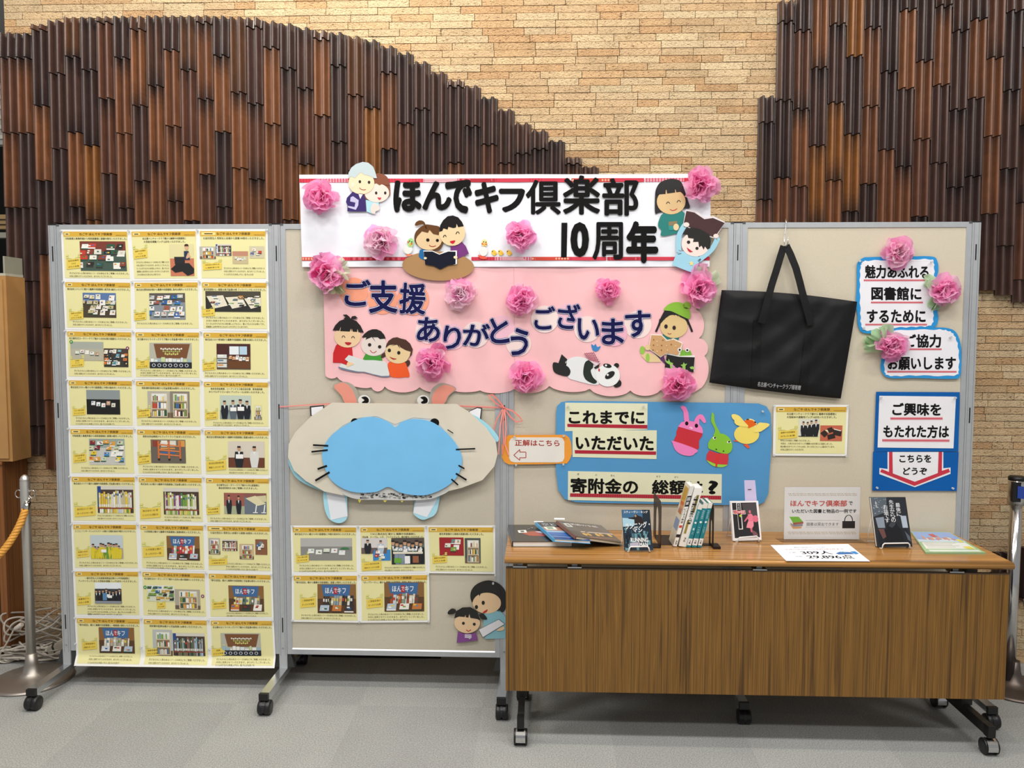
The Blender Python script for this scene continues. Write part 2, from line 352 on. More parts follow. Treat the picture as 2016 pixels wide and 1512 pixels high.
# ------------------------------------------------------------------ display boards and posts
P = .936; ZT, ZB = 1.9476, .1465
def board(i, label, fc):
    x0, x1 = i*P+.0175, (i+1)*P-.0175; T = Thing('display_board', label, 'display board', 'linked display boards'); fw = .021
    fr = MB().ink('c2c6ca')
    for a, b in (((x0, ZT-fw), (x1, ZT)), ((x0, ZB), (x1, ZB+fw))): fr.box((a[0], -.002, a[1]), (b[0], .03, b[1]))
    for a, b in (((x0, ZB+fw), (x0+fw, ZT-fw)), ((x1-fw, ZB+fw), (x1, ZT-fw))): fr.box((a[0], -.002, a[1]), (b[0], .03, b[1]))
    fr.add([(x0+fw, -.002, ZB+fw), (x1-fw, -.002, ZB+fw), (x1-fw, .002, ZB+fw+.006), (x0+fw, .002, ZB+fw+.006)], [(0, 1, 2, 3)], 'dfe2e6')
    T.part('frame', fr, ALU)
    T.part('felt_panel', MB().box((x0+fw-.002, .0015, ZB+fw-.002), (x1-fw+.002, .026, ZT-fw+.002), fc), FELT)
    for xa in (x0, x1-.012): T.part('corner_cap', MB().box((xa, -.0035, ZT-.006), (xa+.012, .031, ZT+.0015), '55585c'), BLACKP, label='small grey plastic corner cap')
    return T.done()
board(0, 'display board covered by a grid of yellow notice sheets', 'cac2b0')
board(1, 'display board with the hippo head and five yellow notices', 'cac2b0')
board(2, 'display board behind the books on the table, with the blue sign', 'ccc3b0')
board(3, 'display board with the black bag and blue arrow signs', 'd2c9b4')
def caster(T, cx, cy, wheel='1b1b1d', hood=None, ztop=.062, rot=0.):
    w = MB(); r = .0285; hw = .0115; dx = .0205 if hood else .0122; tw = .0042 if hood else hw
    for s in (-1, 1): w.lathe([(r*.55, -tw), (r*.93, -tw), (r, -tw*.6), (r, tw*.6), (r*.93, tw), (r*.3, tw)], (cx+s*dx, cy, r), 24, wheel, 'x')
    st = MB().tube([(cx, cy+.006, r*1.5), (cx, cy+.006, ztop+.002)], .006, 8, '2a2a2c')
    hd = MB(); pts = [(cy+cos(radians(20+a*18))*(r+.0012), r+sin(radians(20+a*18))*(r+.0012)) for a in range(11)]; hx = dx-.003 if hood else .006
    for j in range(10):
        a, b = pts[j], pts[j+1]; hd.add([(cx-hx, a[0], a[1]), (cx+hx, a[0], a[1]), (cx+hx, b[0], b[1]), (cx-hx, b[0], b[1])], [(0, 1, 2, 3)], hood or '202022', True)
    if hood: w.tube([(cx-dx, cy, r), (cx+dx, cy, r)], r*.8, 16, '1a1a1c')
    hs = [('hood', hd, CHROME if hood else BLACKP)]
    T.part('caster', w, BLACKP, [('stem', st, DARKM)]+hs)
def post(i, label):
    x = i*P; T = Thing('partition_post', label, 'post', 'aluminium partition posts'); h = .0165
    b = MB().ink('c4c8cb'); b.box((x-h, -.004, .085), (x+h, .036, ZT-.003))
    for s in (-.0095, .0095): b.box((x+s-.0007, -.0046, .14), (x+s+.0007, -.0035, ZT-.004), '9a9da0')
    sl = []
    for zc in (1.828, 1.1775, .2726): sl.append(('slot', MB().box((x-.0021, -.0052, zc-.031), (x+.0021, -.0035, zc+.031), '0c0c0d'), BLACKP, 'dark slot'))
    T.part('post', b, ALU, sl+[('bolt', MB().lathe([(.004, -.0055), (.005, -.0035)], (x, 0, .172), 10, '9fa3a6', 'y'), ALU)])
    T.part('top_cap', MB().box((x-h, -.002, ZT-.003), (x+h, .038, ZT+.003), '17171a'), BLACKP)
    f = MB().ink('c9ccce'); f.box((x-.0175, -.235, .062), (x+.0175, .235, .0855)); T.part('foot', f, mat('polished_aluminium', .2, metal=.85))
    for s in (-1, 1):
        y = sorted((s*.235, s*.25)); T.part('end_cap', MB().box((x-.0182, y[0], .0605), (x+.0182, y[1], .087), '141416'), BLACKP)
        caster(T, x+.002, s*.236, ztop=.061)
    for s in (-1, 1):
        a = x+s*h
        T.part('bracket', MB().hexa([(a, .004, .087), (a+s*.03, .004, .087), (a+s*.03, .028, .087), (a, .028, .087), (a, .004, ZB-.001), (a+s*.014, .004, ZB-.001), (a+s*.014, .028, ZB-.001), (a, .028, ZB-.001)] if s > 0 else [(a+s*.03, .004, .087), (a, .004, .087), (a, .028, .087), (a+s*.03, .028, .087), (a+s*.014, .004, ZB-.001), (a, .004, ZB-.001), (a, .028, ZB-.001), (a+s*.014, .028, ZB-.001)], '3a3b3c'), BLACKP)
    return T.done()
for i, l in enumerate(('partition post at the outer end beside the yellow rope stanchion', 'partition post between the grid of notices and the hippo board',
        'partition post next to the table end below the orange sign', 'partition post behind the black tote bag', 'partition post at the outer end beside the blue belt barrier')): post(i, 'aluminium '+l+', on black casters')
# ------------------------------------------------------------------ folding table
def wood(name, axis, dark, mid, light, rough, sc):
    m = bpy.data.materials.new(name); m.use_nodes = True; N, L = m.node_tree.nodes, m.node_tree.links; b = N['Principled BSDF']; b.inputs['Roughness'].default_value = rough
    tc = N.new('ShaderNodeTexCoord'); src = tc.outputs['Object']
    def noise(s, st, det=6, dist=0.):
        mp = N.new('ShaderNodeMapping'); mp.inputs['Scale'].default_value = st; L.new(src, mp.inputs[0]); n = N.new('ShaderNodeTexNoise'); n.inputs['Scale'].default_value = s; n.inputs['Detail'].default_value = det; n.inputs['Distortion'].default_value = dist; L.new(mp.outputs[0], n.inputs['Vector']); return n.outputs[0]
    st = (1, 1, .018) if axis == 'z' else (.03, 1, 1); st2 = (1, 1, .006) if axis == 'z' else (.009, 1, 1)
    a = noise(sc, st, 6, .6); f = noise(sc*5, st2, 3)
    r = N.new('ShaderNodeValToRGB'); e = r.color_ramp.elements; e[0].position = .3; e[0].color = lin(dark); e[1].position = .68; e[1].color = lin(light); k = e.new(.44); k.color = lin(mid); k = e.new(.5); k.color = lin(light); k = e.new(.56); k.color = lin(mid); L.new(a, r.inputs[0])
    mr = N.new('ShaderNodeMapRange'); mr.inputs[1].default_value = .33; mr.inputs[2].default_value = .6; mr.inputs[3].default_value = .55; mr.inputs[4].default_value = 1.08; L.new(f, mr.inputs[0])
    x = N.new('ShaderNodeVectorMath'); x.operation = 'SCALE'; L.new(r.outputs[0], x.inputs[0]); L.new(mr.outputs[0], x.inputs['Scale']); L.new(x.outputs[0], b.inputs['Base Color']); return m
WTOP = wood('teak_top', 'x', '8e6030', 'ae7c40', 'ba884a', .2, 26); WPAN = wood('teak_panel', 'z', '523612', '7e5821', '8c6429', .42, 80)
T = Thing('folding_table', 'long teak folding table on casters carrying the books', 'table'); xl, xr, zt, yf, yb = 1.893, 3.691, .698, -.437, -.02
mb = MB(); rr = .0125; ring = [(yf+rr-rr*cos(radians(a)), zt-rr+rr*sin(radians(a))) for a in range(-90, 91, 15)]
pr = ring+[(yb, zt), (yb, zt-.025)]; n = len(pr)
mb.add([(xl, y, z) for y, z in pr]+[(xr, y, z) for y, z in pr], [(i, n+i, n+(i+1) % n, (i+1) % n) for i in range(n)]+[tuple(range(n)), tuple(range(2*n-1, n-1, -1))], 'b5814a', True)
for i in range(len(mb.sm)): mb.sm[i] = i < len(ring)-1
T.part('table_top', mb, WTOP)
T.part('modesty_panel', MB().box((xl+.004, -.428, .2013), (xr-.012, -.41, .655), '8a6230'), WPAN, [('edge_strip', MB().box((xl+.004, -.4285, .655), (xr-.012, -.4095, .658), '4a3a2a'), BOARDP)])
for X in (xl+.03, 2.12, 2.78, 3.47): T.part('hinge', MB().box((X, -.431, .660), (X+.05, -.40, .6645), 'b9bcc0').box((X+.015, -.42, .658), (X+.035, -.41, .673), '77797c'), CHROME)
for X in (1.952, 3.634):
    lg = MB().ink('2b2826'); lg.box((X-.012, -.41, .066), (X+.012, -.055, .104)).box((X-.02, -.27, .104), (X+.02, -.2, .655)); sb = []
    for a, b in ((-.44, -.41), (-.055, -.035)): sb.append(('end_cap', MB().box((X-.013, a, .064), (X+.013, b, .106), '0f0f10'), BLACKP))
    T.part('leg', lg, DARKM, sb)
    for y in (-.425, -.065): caster(T, X, y, '141416', 'd8d8d8', .064)
T.part('stretcher', MB().box((1.95, -.25, .62), (3.63, -.215, .655), '2b2826'), DARKM)
T.done()
# dark vent strip at the foot of the wall behind the boards
v = MB().box((onZ(610, 1297, 0).x, WY-.06, .0), (onZ(865, 1306, 0).x, WY-.005, .05), '131312')
for k in range(3): v.box((.97, WY-.066, .01+.015*k), (1.5, WY-.058, .016+.015*k), '24231f')
one('floor_vent', 'black slatted floor vent at the wall foot seen under the hippo board', 'vent', v, DARKM)
# ================================================================== yellow notice sheets
def poly(mb, fn, pts, col, d): mb.add([fn(a, b, d) for a, b in pts], [tuple(range(len(pts)))[::-1] if area2(pts) > 0 else tuple(range(len(pts)))], col, False)
def rect(mb, fn, s0, t0, s1, t1, col, d): poly(mb, fn, [(s0, t0), (s1, t0), (s1, t1), (s0, t1)], col, d)
BK = ['f0ece0', 'e8e4d6', 'c8402e', '3a6aa8', '2c5a44', 'e6c84a', '6a8a9a', '34302c', 'd89a50', 'f4f2ec', '8a4030', '7aa04a', 'dcd8cc', 'f2efe6']
def photo(mb, f0, box, kind, seed=0, *a):
    s0, t0, s1, t1 = box; R = random.Random(seed)
    fn = lambda x, y, d: f0(s0+(s1-s0)*x, t0+(t1-t0)*y, d)
    q = lambda x0, y0, x1, y1, c, l=1: rect(mb, fn, x0, y0, x1, y1, c, .0016+.00028*l)
    g = lambda pts, c, l=1: poly(mb, fn, pts, c, .0016+.00028*l)
    def bg(*cs):
        y = 0
        for c, h in cs:
            for k in range(4): q(k/4, y, (k+1)/4, y+h, c, 0)
            y += h
    cl = lambda v: min(1., max(0., v))
    q0, g0 = q, g
    q = lambda x0, y0, x1, y1, c, l=1: q0(cl(x0), cl(y0), cl(x1), cl(y1), c, l)
    g = lambda pts, c, l=1: g0([(cl(x), cl(y)) for x, y in pts], c, l)
    def cover(x, y, w_, h_, c, sk, l):
        x = min(x, .97-w_)
        g([(x+sk, y), (x+w_+sk*.6, y), (x+w_, y+h_), (x, y+h_)], c, l); g([(x, y+h_), (x+w_, y+h_), (x+w_, y+h_+.04), (x, y+h_+.04)], R.choice(('f6f4ee', '2a5040', '3a3430')), l)
        for k in range(2): xx = x+w_*R.uniform(.1, .6); yy = y+h_*R.uniform(.1, .6); q(xx, yy, xx+w_*.3, yy+h_*.25, R.choice(BK), l+.5)
    def man(x, h, coat, paper=False, top=None):
        y = 1-h; r = h*.09; g(ell(x, y+r*1.3, r*.62, r*1.25, 0, 10), 'c89a78', 5); g([(x-r*.65, y+r*.9), (x-r*.6, y), (x+r*.6, y), (x+r*.65, y+r*.9)], '2a2422', 6)
        g([(x-r*1.5, y+r*2.9), (x+r*1.5, y+r*2.9), (x+r*1.7, 1-h*.42), (x+r*1.1, 1), (x-r*1.1, 1), (x-r*1.7, 1-h*.42)], coat, 3); g([(x-r*.4, y+r*2.8), (x+r*.4, y+r*2.8), (x, y+r*5)], top or 'f0f0ee', 4)
        if paper: q(x-r*1.2, 1-h*.62, x+r*1.6, 1-h*.42, 'f4f4f0', 7)
    if kind == 'pile':
        bg((a[0] if a else '6a4030', .35), (a[1] if len(a) > 1 else '55605a', .65)); pal = a[2].split() if len(a) > 2 else BK; n = 4
        for r in range(n):
            y = .08+r*.21
            for c in range(5+r % 2):
                if R.random() < .88: cover(.01+c*.19+R.uniform(-.03, .03)-.08*(r % 2), y+R.uniform(-.03, .03), R.uniform(.14, .18), R.uniform(.12, .17), R.choice(pal), R.uniform(.0, .05), 1+r)
    elif kind == 'spines':
        bg(('d8d4c8', .14), ('4a3a30', .86)); x = .04; pal = a[0].split() if a else BK
        q(0, .02, .1, .78, '2a4a8a', 1) if R.random() < .5 else None
        while x < .93:
            w_ = R.uniform(.028, .06); h_ = R.uniform(.04, .22); c = R.choice(pal); q(x, .1+h_, x+w_-.006, .8, c, 2); q(x+.006, .2+h_, x+w_-.012, .28+h_, R.choice(BK), 3); q(x+.004, .68, x+w_-.01, .77, 'f0ece0', 3); x += w_
        q(0, .8, 1, .85, '8a4030', 3); x = .06
        while x < .9: w_ = R.uniform(.03, .06); q(x, .85, x+w_-.006, 1, R.choice(pal), 2); x += w_
    elif kind == 'shelf':
        bg((a[0] if a else 'b8b4a8', .8), ('6a5a4a', .2)); x0, x1 = .16, .9; q(x0, .08, x1, .97, 'd8c8a4', 1)
        for r in range(3):
            y = .1+r*.29; q(x0+.04, y, x1-.04, y+.25, ('e8ecec', '8a7a60', '7a6a54')[r], 2); x = x0+.08
            while x < x1-.12: w_ = R.uniform(.06, .14); q(x, y+R.uniform(.02, .1), x+w_-.02, y+.25, R.choice(BK), 3); x += w_
    elif kind == 'cart':
        bg(('7a705e', .3), ('6a6258', .7))
        for x in (.05, .3, .55, .8): q(x, .04, x+.18, .3, R.choice(BK), 1)
        for x in (.2, .5, .82): g([(x, .05), (x+.05, .07), (x+.05, .8), (x, .8)], 'd0703a', 4); g(ell(x+.03, .84, .035, .05, 0, 8), '2a2626', 4)
        for y in (.2, .42, .6): g([(.2, y-.03), (.86, y+.06), (.86, y+.11), (.2, y+.04)], 'd8804a', 3); q(.28, y-.08, .7, y-.02, R.choice(BK), 2)
    elif kind == 'people':
        bg((a[0], .62), (a[1], .38))
        for k, (x, h, c) in enumerate(a[2]): man(x, h, c, k in (a[3] if len(a) > 3 else ()))
    elif kind == 'kids':
        bg(('c4d0d4', .55), ('b0a898', .45))
        for k in range(11): man(.08+k*.08+R.uniform(-.01, .01), R.uniform(.5, .66)+(.12 if k in (3, 6) else 0), R.choice(('e0cc30', '6a9a3a', 'dac83a')), k == 4, 'e0cc30')
    elif kind == 'stage':
        bg(('b8b8a8', .76), ('20242c', .24)); g([(.1, .04), (.96, .04), (.88, .6), (.17, .6)], '7a4f30', 1)
        for r in range(3):
            for k in range(11-r*2): q(.26+k*.048+r*.05, .2+r*.1+.02*(k % 2), .295+k*.048+r*.05, .26+r*.1+.02*(k % 2), ('eceadc', 'a8b460', 'd8d47a')[r], 2)
        x = .03
        while x < .93: w_ = R.uniform(.06, .12); q(x, R.uniform(.55, .68), x+w_-.015, .75, R.choice(('e8ecee', 'd8e4ea', 'c8d8a0', 'f0f0ea', '9ab8c8')), 3); x += w_
        for k in range(7): g(ell(.1+k*.13, .88, .045, .07, 0, 8), 'd8dce4', 3); g(ell(.1+k*.13, .88, .03, .05, 0, 8), '20242c', 4)
    elif kind == 'blue':     # blue sign over a heap of books
        bg(('8a6236', .5), ('5a3c22', .5)); g([(.1, .02), (.86, .02), (.82, .42), (.16, .42)], '3f6a9c', 1)
        put_text(mb, 'ほん  キフ', lambda u, v: fn(.2+.54*u, .12+.2*v, .0023), 'e8ecf0', .02); q(.42, .1, .52, .34, 'b03038', 3); put_text(mb, 'で', lambda u, v: fn(.435+.07*u, .15+.14*v, .0024), 'f4f0ee', .02)
        x = .14
        while x < .84: w_ = R.uniform(.04, .1); h_ = R.uniform(0, .12); g([(x+.02, .36+h_), (x+w_+.01, .36+h_), (x+w_-.012, .72), (x, .72)], R.choice(a[0].split() if a else BK), 3); q(x+.01, .45+h_, x+w_*.7, .55+h_, R.choice(BK), 4); x += w_
        for k in range(3): cover(.05+k*.32, .72, .24, .2, R.choice(('f0ece2', 'd8dce0', 'c8783a', 'b8c8d8', '3a3230')), .03, 5)
    elif kind == 'table':
        bg((a[0] if a else '9aa0a0', .38), (a[1] if len(a) > 1 else '1c1c1c', .62))
        for k in range(5): cover(.14+k*.15, .42+R.uniform(0, .14), .12, .16, R.choice(('f0f0ea', 'e8ecec', 'd8e0d0', 'c8a08a')), .01, 2)
        if a and a[0] == 'b4b4b0': g(ell(.86, .5, .09, .09, 0, 10, 180, 360), '3a7a4a', 6)
    elif kind == 'tables': # long tables covered with books
        bg(('4a4438', .3), ('2c2a28', .7))
        for k in range(3):
            x = .02+k*.34; g([(x, .25+.05*k), (x+.3, .2+.05*k), (x+.38, .7), (x+.12, .85)], 'e6dfc8', 1)
            for j in range(7): cover(x+.04+R.uniform(0, .22), .22+.07*j, .09, .06, R.choice(BK), .02, 2)
    elif kind == 'counter':
        bg(('4a2420', .5), ('5a4a3a', .5)); q(.38, .1, .66, .42, 'e8f0f4', 1); q(.68, .1, .9, .42, 'b8d4e8', 1); q(.34, .62, .98, .95, '6a4020', 1)
        for k in range(6): cover(.36+k*.1, .42+R.uniform(0, .1), .09, .12, R.choice(('f0f4f4', 'c8dce0', 'e0a878')), .02, 3)
        for k in range(3): q(.02, .42+k*.18, .3, .56+k*.18, 'd8dcd8', 2); q(.04, .44+k*.18, .2, .5+k*.18, R.choice(BK), 3)
    elif kind == 'woman':
        bg(('e0d8a4', .45), ('c8785a', .55)); g([(.18, .4), (.62, .4), (.62, .66), (.2, .64)], '232224', 2); g([(.02, .78), (.3, .6), (.8, .6), (1, .78), (.98, .92), (.72, 1), (.5, .86), (.2, .9)], '1d1c1e', 3)
        g([(.6, .22), (.8, .22), (.84, .5), (.6, .5)], '24344e', 4); g(ell(.72, .1, .08, .09, 0, 12), 'd8ab88', 5); g(ell(.72, .07, .09, .08, 0, 12, 180, 360), '3a221c', 6); g([(.78, .26), (.88, .4), (.7, .47), (.68, .42)], 'd8ab88', 6)
    elif kind == 'bags':
        bg(('c4664a', 1.)); 
        for pts in (((.0, .5), (.2, .28), (.36, .55), (.2, .78)), ((.3, .2), (.52, .1), (.6, .4), (.38, .5)), ((.56, .22), (.98, .36), (.94, .7), (.6, .6)), ((.32, .62), (.64, .5), (.7, .8), (.36, .92))): g(pts, '2e1f1a', 2)
        g([(.2, .3), (.32, .28), (.4, .5)], 'f0e4b8', 3); g([(.6, .2), (.94, .32), (.94, .37), (.62, .26)], 'f4f0e4', 3)
    elif kind == 'shadow':
        bg(('dcdccc', 1.))
        for x, h in ((.22, .85), (.42, .82), (.6, .9), (.82, .95)): man(x, h, '17181c')
        g([(.1, .5), (.45, .45), (.98, .3), (.98, .6), (.8, .85), (.2, .85)], '17181c', 4); q(0, .96, .9, 1, '3a2a24', 3)
    elif kind == 'desks':
        bg(('8a5a50', .2), ('6a7480', .8)); g([(.05, .25), (.5, .12), (.98, .5), (.6, .6)], 'e0d8b0', 2); g([(.5, .15), (.98, .1), (1, .4), (.9, .42)], 'd4cca4', 2)
        for x in (.52, .9): g([(x, .55), (x+.05, .55), (x, .92), (x-.05, .92)], 'f0f0ee', 3); q(x-.14, .9, x+.08, .94, 'f0f0ee', 3)
    elif kind == 'chairs':
        bg(('5a5048', .25), ('5a6a66', .75))
        for k in range(8): man(.05+k*.12, .92-.05*(k % 3), R.choice(('1a1c22', '24262c', '8a98a8')))
        for k in range(6): cover(.06+k*.15, .4, .12, .08, 'eef0ee', .02, 8)
        q(.05, .52, .95, .6, 'e4dcc8', 8); q(.08, .76, .3, .94, '6aa83a', 9); q(.4, .68, .56, .97, 'f2f2f0', 9); q(.64, .68, .82, .94, '9a6040', 9)
    elif kind == 'group':
        bg(('e8f0f4', .3), ('3c4248', .7))
        for k in range(8): man(.06+k*.125, R.uniform(.58, .72), R.choice(('1c1e24', '2a2c34', '17181c')), k in (3, 4))
        q(.3, .5, .46, .85, '5a88b0', 8); q(0, .88, 1, 1, '8a909a', 9)
    elif kind == 'ring': poly(mb, fn, ell(.5, .5, .5, .5, 0, 16), a[0], .0024); poly(mb, fn, ell(.5, .5, .2, .2, 0, 10), 'f2eec4', .0027)
    elif kind == 'solid': bg((a[0], 1.)); [cover(R.uniform(.05, .65), R.uniform(.05, .6), .24, .22, R.choice(BK), .03, 1+k) for k in range(5)]
TITLE = 'なごや ほんでキフ倶楽部'
def notice(lab, quad_px, heads, photos, note, nlines, body, seed=0, droop=0., Y=-.0042, cat='notice', head_t=.155, tagw=.1):
    base = quad(*quad_px, Y); R = random.Random(seed); ph = R.uniform(0, 6); am = R.uniform(.00012, .00028)
    def fn(s, t, d=0.):
        bulge = am*(sin(s*5+ph)+1)*.8+am*(t*t)*.8+droop*max(0, t-.81)/.19
        return base(s, t, d+bulge)
    T = Thing('notice_sheet', lab, cat, 'yellow notice sheets')
    sh = MB(); sh.grid(lambda s, t: fn(s, 1-t, 0), 8, 21, 'f3f3ee'); sh.grid(lambda s, t: fn(1-s, 1-t, -.0005), 8, 21, 'f3f3ee'); T.part('laminated_sheet', sh, LAMI)
    pg = MB(); pg.grid(lambda s, t: fn(.035+.935*s, .955-t*(.955-.045), .0006), 8, 20, 'ebe5a8');     hb = MB(); hb.grid(lambda s, t: fn(.035+.935*s, .14-t*.1, .0010), 8, 1, 'dcb040'); rect(hb, fn, .055, .063, .055+tagw, .115, 'f4e296', .0013); rect(hb, fn, .055+tagw*.2, .08, .055+tagw*.8, .1, '5a4420', .0015)
    put_text(hb, TITLE, lambda a, b: fn(.27+.48*a, .062+.055*b, .0014), '3a2606', .018); put_text(hb, '令和3年%d月%d日' % (R.randint(1, 12), R.randint(1, 28)), lambda a, b: fn(.8+.15*a, .102+.022*b, .0014), '7a5a20'); T.part('header_band', hb, LAMI)
    tx = pg
    for k, h in enumerate(heads):
        n = len(h); wd = min(.9, n*.029); c = .51; y = head_t+.062*k
        put_text(tx, h, lambda a, b: fn(c-wd/2+wd*a, y+.046*b, .0011), '352c12', .014)
    for t, s0, s1, s in body: put_text(tx, s, lambda a, b: fn(s0+(s1-s0)*a, t+.038*b, .0011), '463c1c', .006)
    T.part('printed_page', pg, LAMI)
    for p in photos: mb = MB(); photo(mb, fn, p[0], *p[1:]); T.part('photo', mb, PRINT)
    ns, nt, nw, nh = note; nb = MB(); sk = .06
    nfn = lambda a, b, d=0.: fn(ns+nw*a, nt+nh*b-sk*nh*(a-.5)*3, d)
    poly(nb, nfn, [(0, 0), (1, 0), (1, 1), (0, 1)], 'ebcf56', .0021)
    for k, s in enumerate(nlines): put_text(nb, s, lambda a, b: nfn(.12+.76*a if len(s) > 4 else .35+.3*a, (k+.55)/(len(nlines)+.3)+.62/(len(nlines)+1)*(b-.5), .0024), '5a4a14')
    for x in (.06, .94):
        for y in (-.2, -.42): poly(nb, lambda a, b, d=0.: nfn(a, b, d), ell(x, y, .09, .11, 20, 8), 'cfd06a', .0019); poly(nb, lambda a, b, d=0.: nfn(a, b, d), ell(x, y, .06, .08, 20, 8), 'e8e08c', .0022)
    poly(nb, nfn, [(.12, -.1), (.4, -.02), (.4, -.06), (.14, -.16)], 'cfd06a', .0022); poly(nb, nfn, [(.6, -.04), (.88, -.14), (.88, -.2), (.6, -.08)], 'cfd06a', .0022)
    T.part('printed_note', nb, PRINT)
    return T.done()
rows = [((120, 452), (254, 452), (389, 451), (527, 451)), ((124, 551.5), (260.5, 553), (393, 552), (528.5, 553)), ((128, 648.5), (262.5, 650.5), (396, 651), (530.5, 652)),
    ((131, 745), (263.5, 746.5), (397, 748), (532, 749.5)), ((134.5, 841), (265.5, 842), (398.5, 843.5), (533, 844.5)), ((137, 935), (269, 936), (401, 937.5), (533.5, 939)),
    ((140, 1028.8), (271.5, 1029.5), (404, 1031.5), (535, 1033.5)), ((143.5, 1121.5), (276, 1122), (406.5, 1125.5), (536.5, 1128.5)), ((147, 1213), (278.5, 1215), (410.5, 1218), (539, 1218.5)), ((151, 1307), (282, 1309), (415, 1311), (543.5, 1311.5))]
TH = 'をいただきました。'; LT = '図書館'; C2 = '鶴舞中央図書館に'
N3 = lambda a: (a, 'からの', 'お礼の言葉')
BD = ['子どもたちに人気のあるシリーズの本などをご寄贈いただきました。', '大切に活用させていただきます。ありがとうございました。', 'たくさんの子どもたちに本を楽しんでもらい、喜んでもらえれば幸いです。', '図書館には本が好きになるきっかけがたくさんあります。', 'これからも市民のみなさまに親しまれるよう努めてまいります。']
def bl(s0, s1, *ts, k=0): return [(t, s0, s1 if i < len(ts)-1 or len(ts) == 1 else s0+(s1-s0)*.72, BD[(i+k) % 5][:int(13+30*(s1-s0))]) for i, t in enumerate(ts)]
Y_ = 'yellow notice sheet '
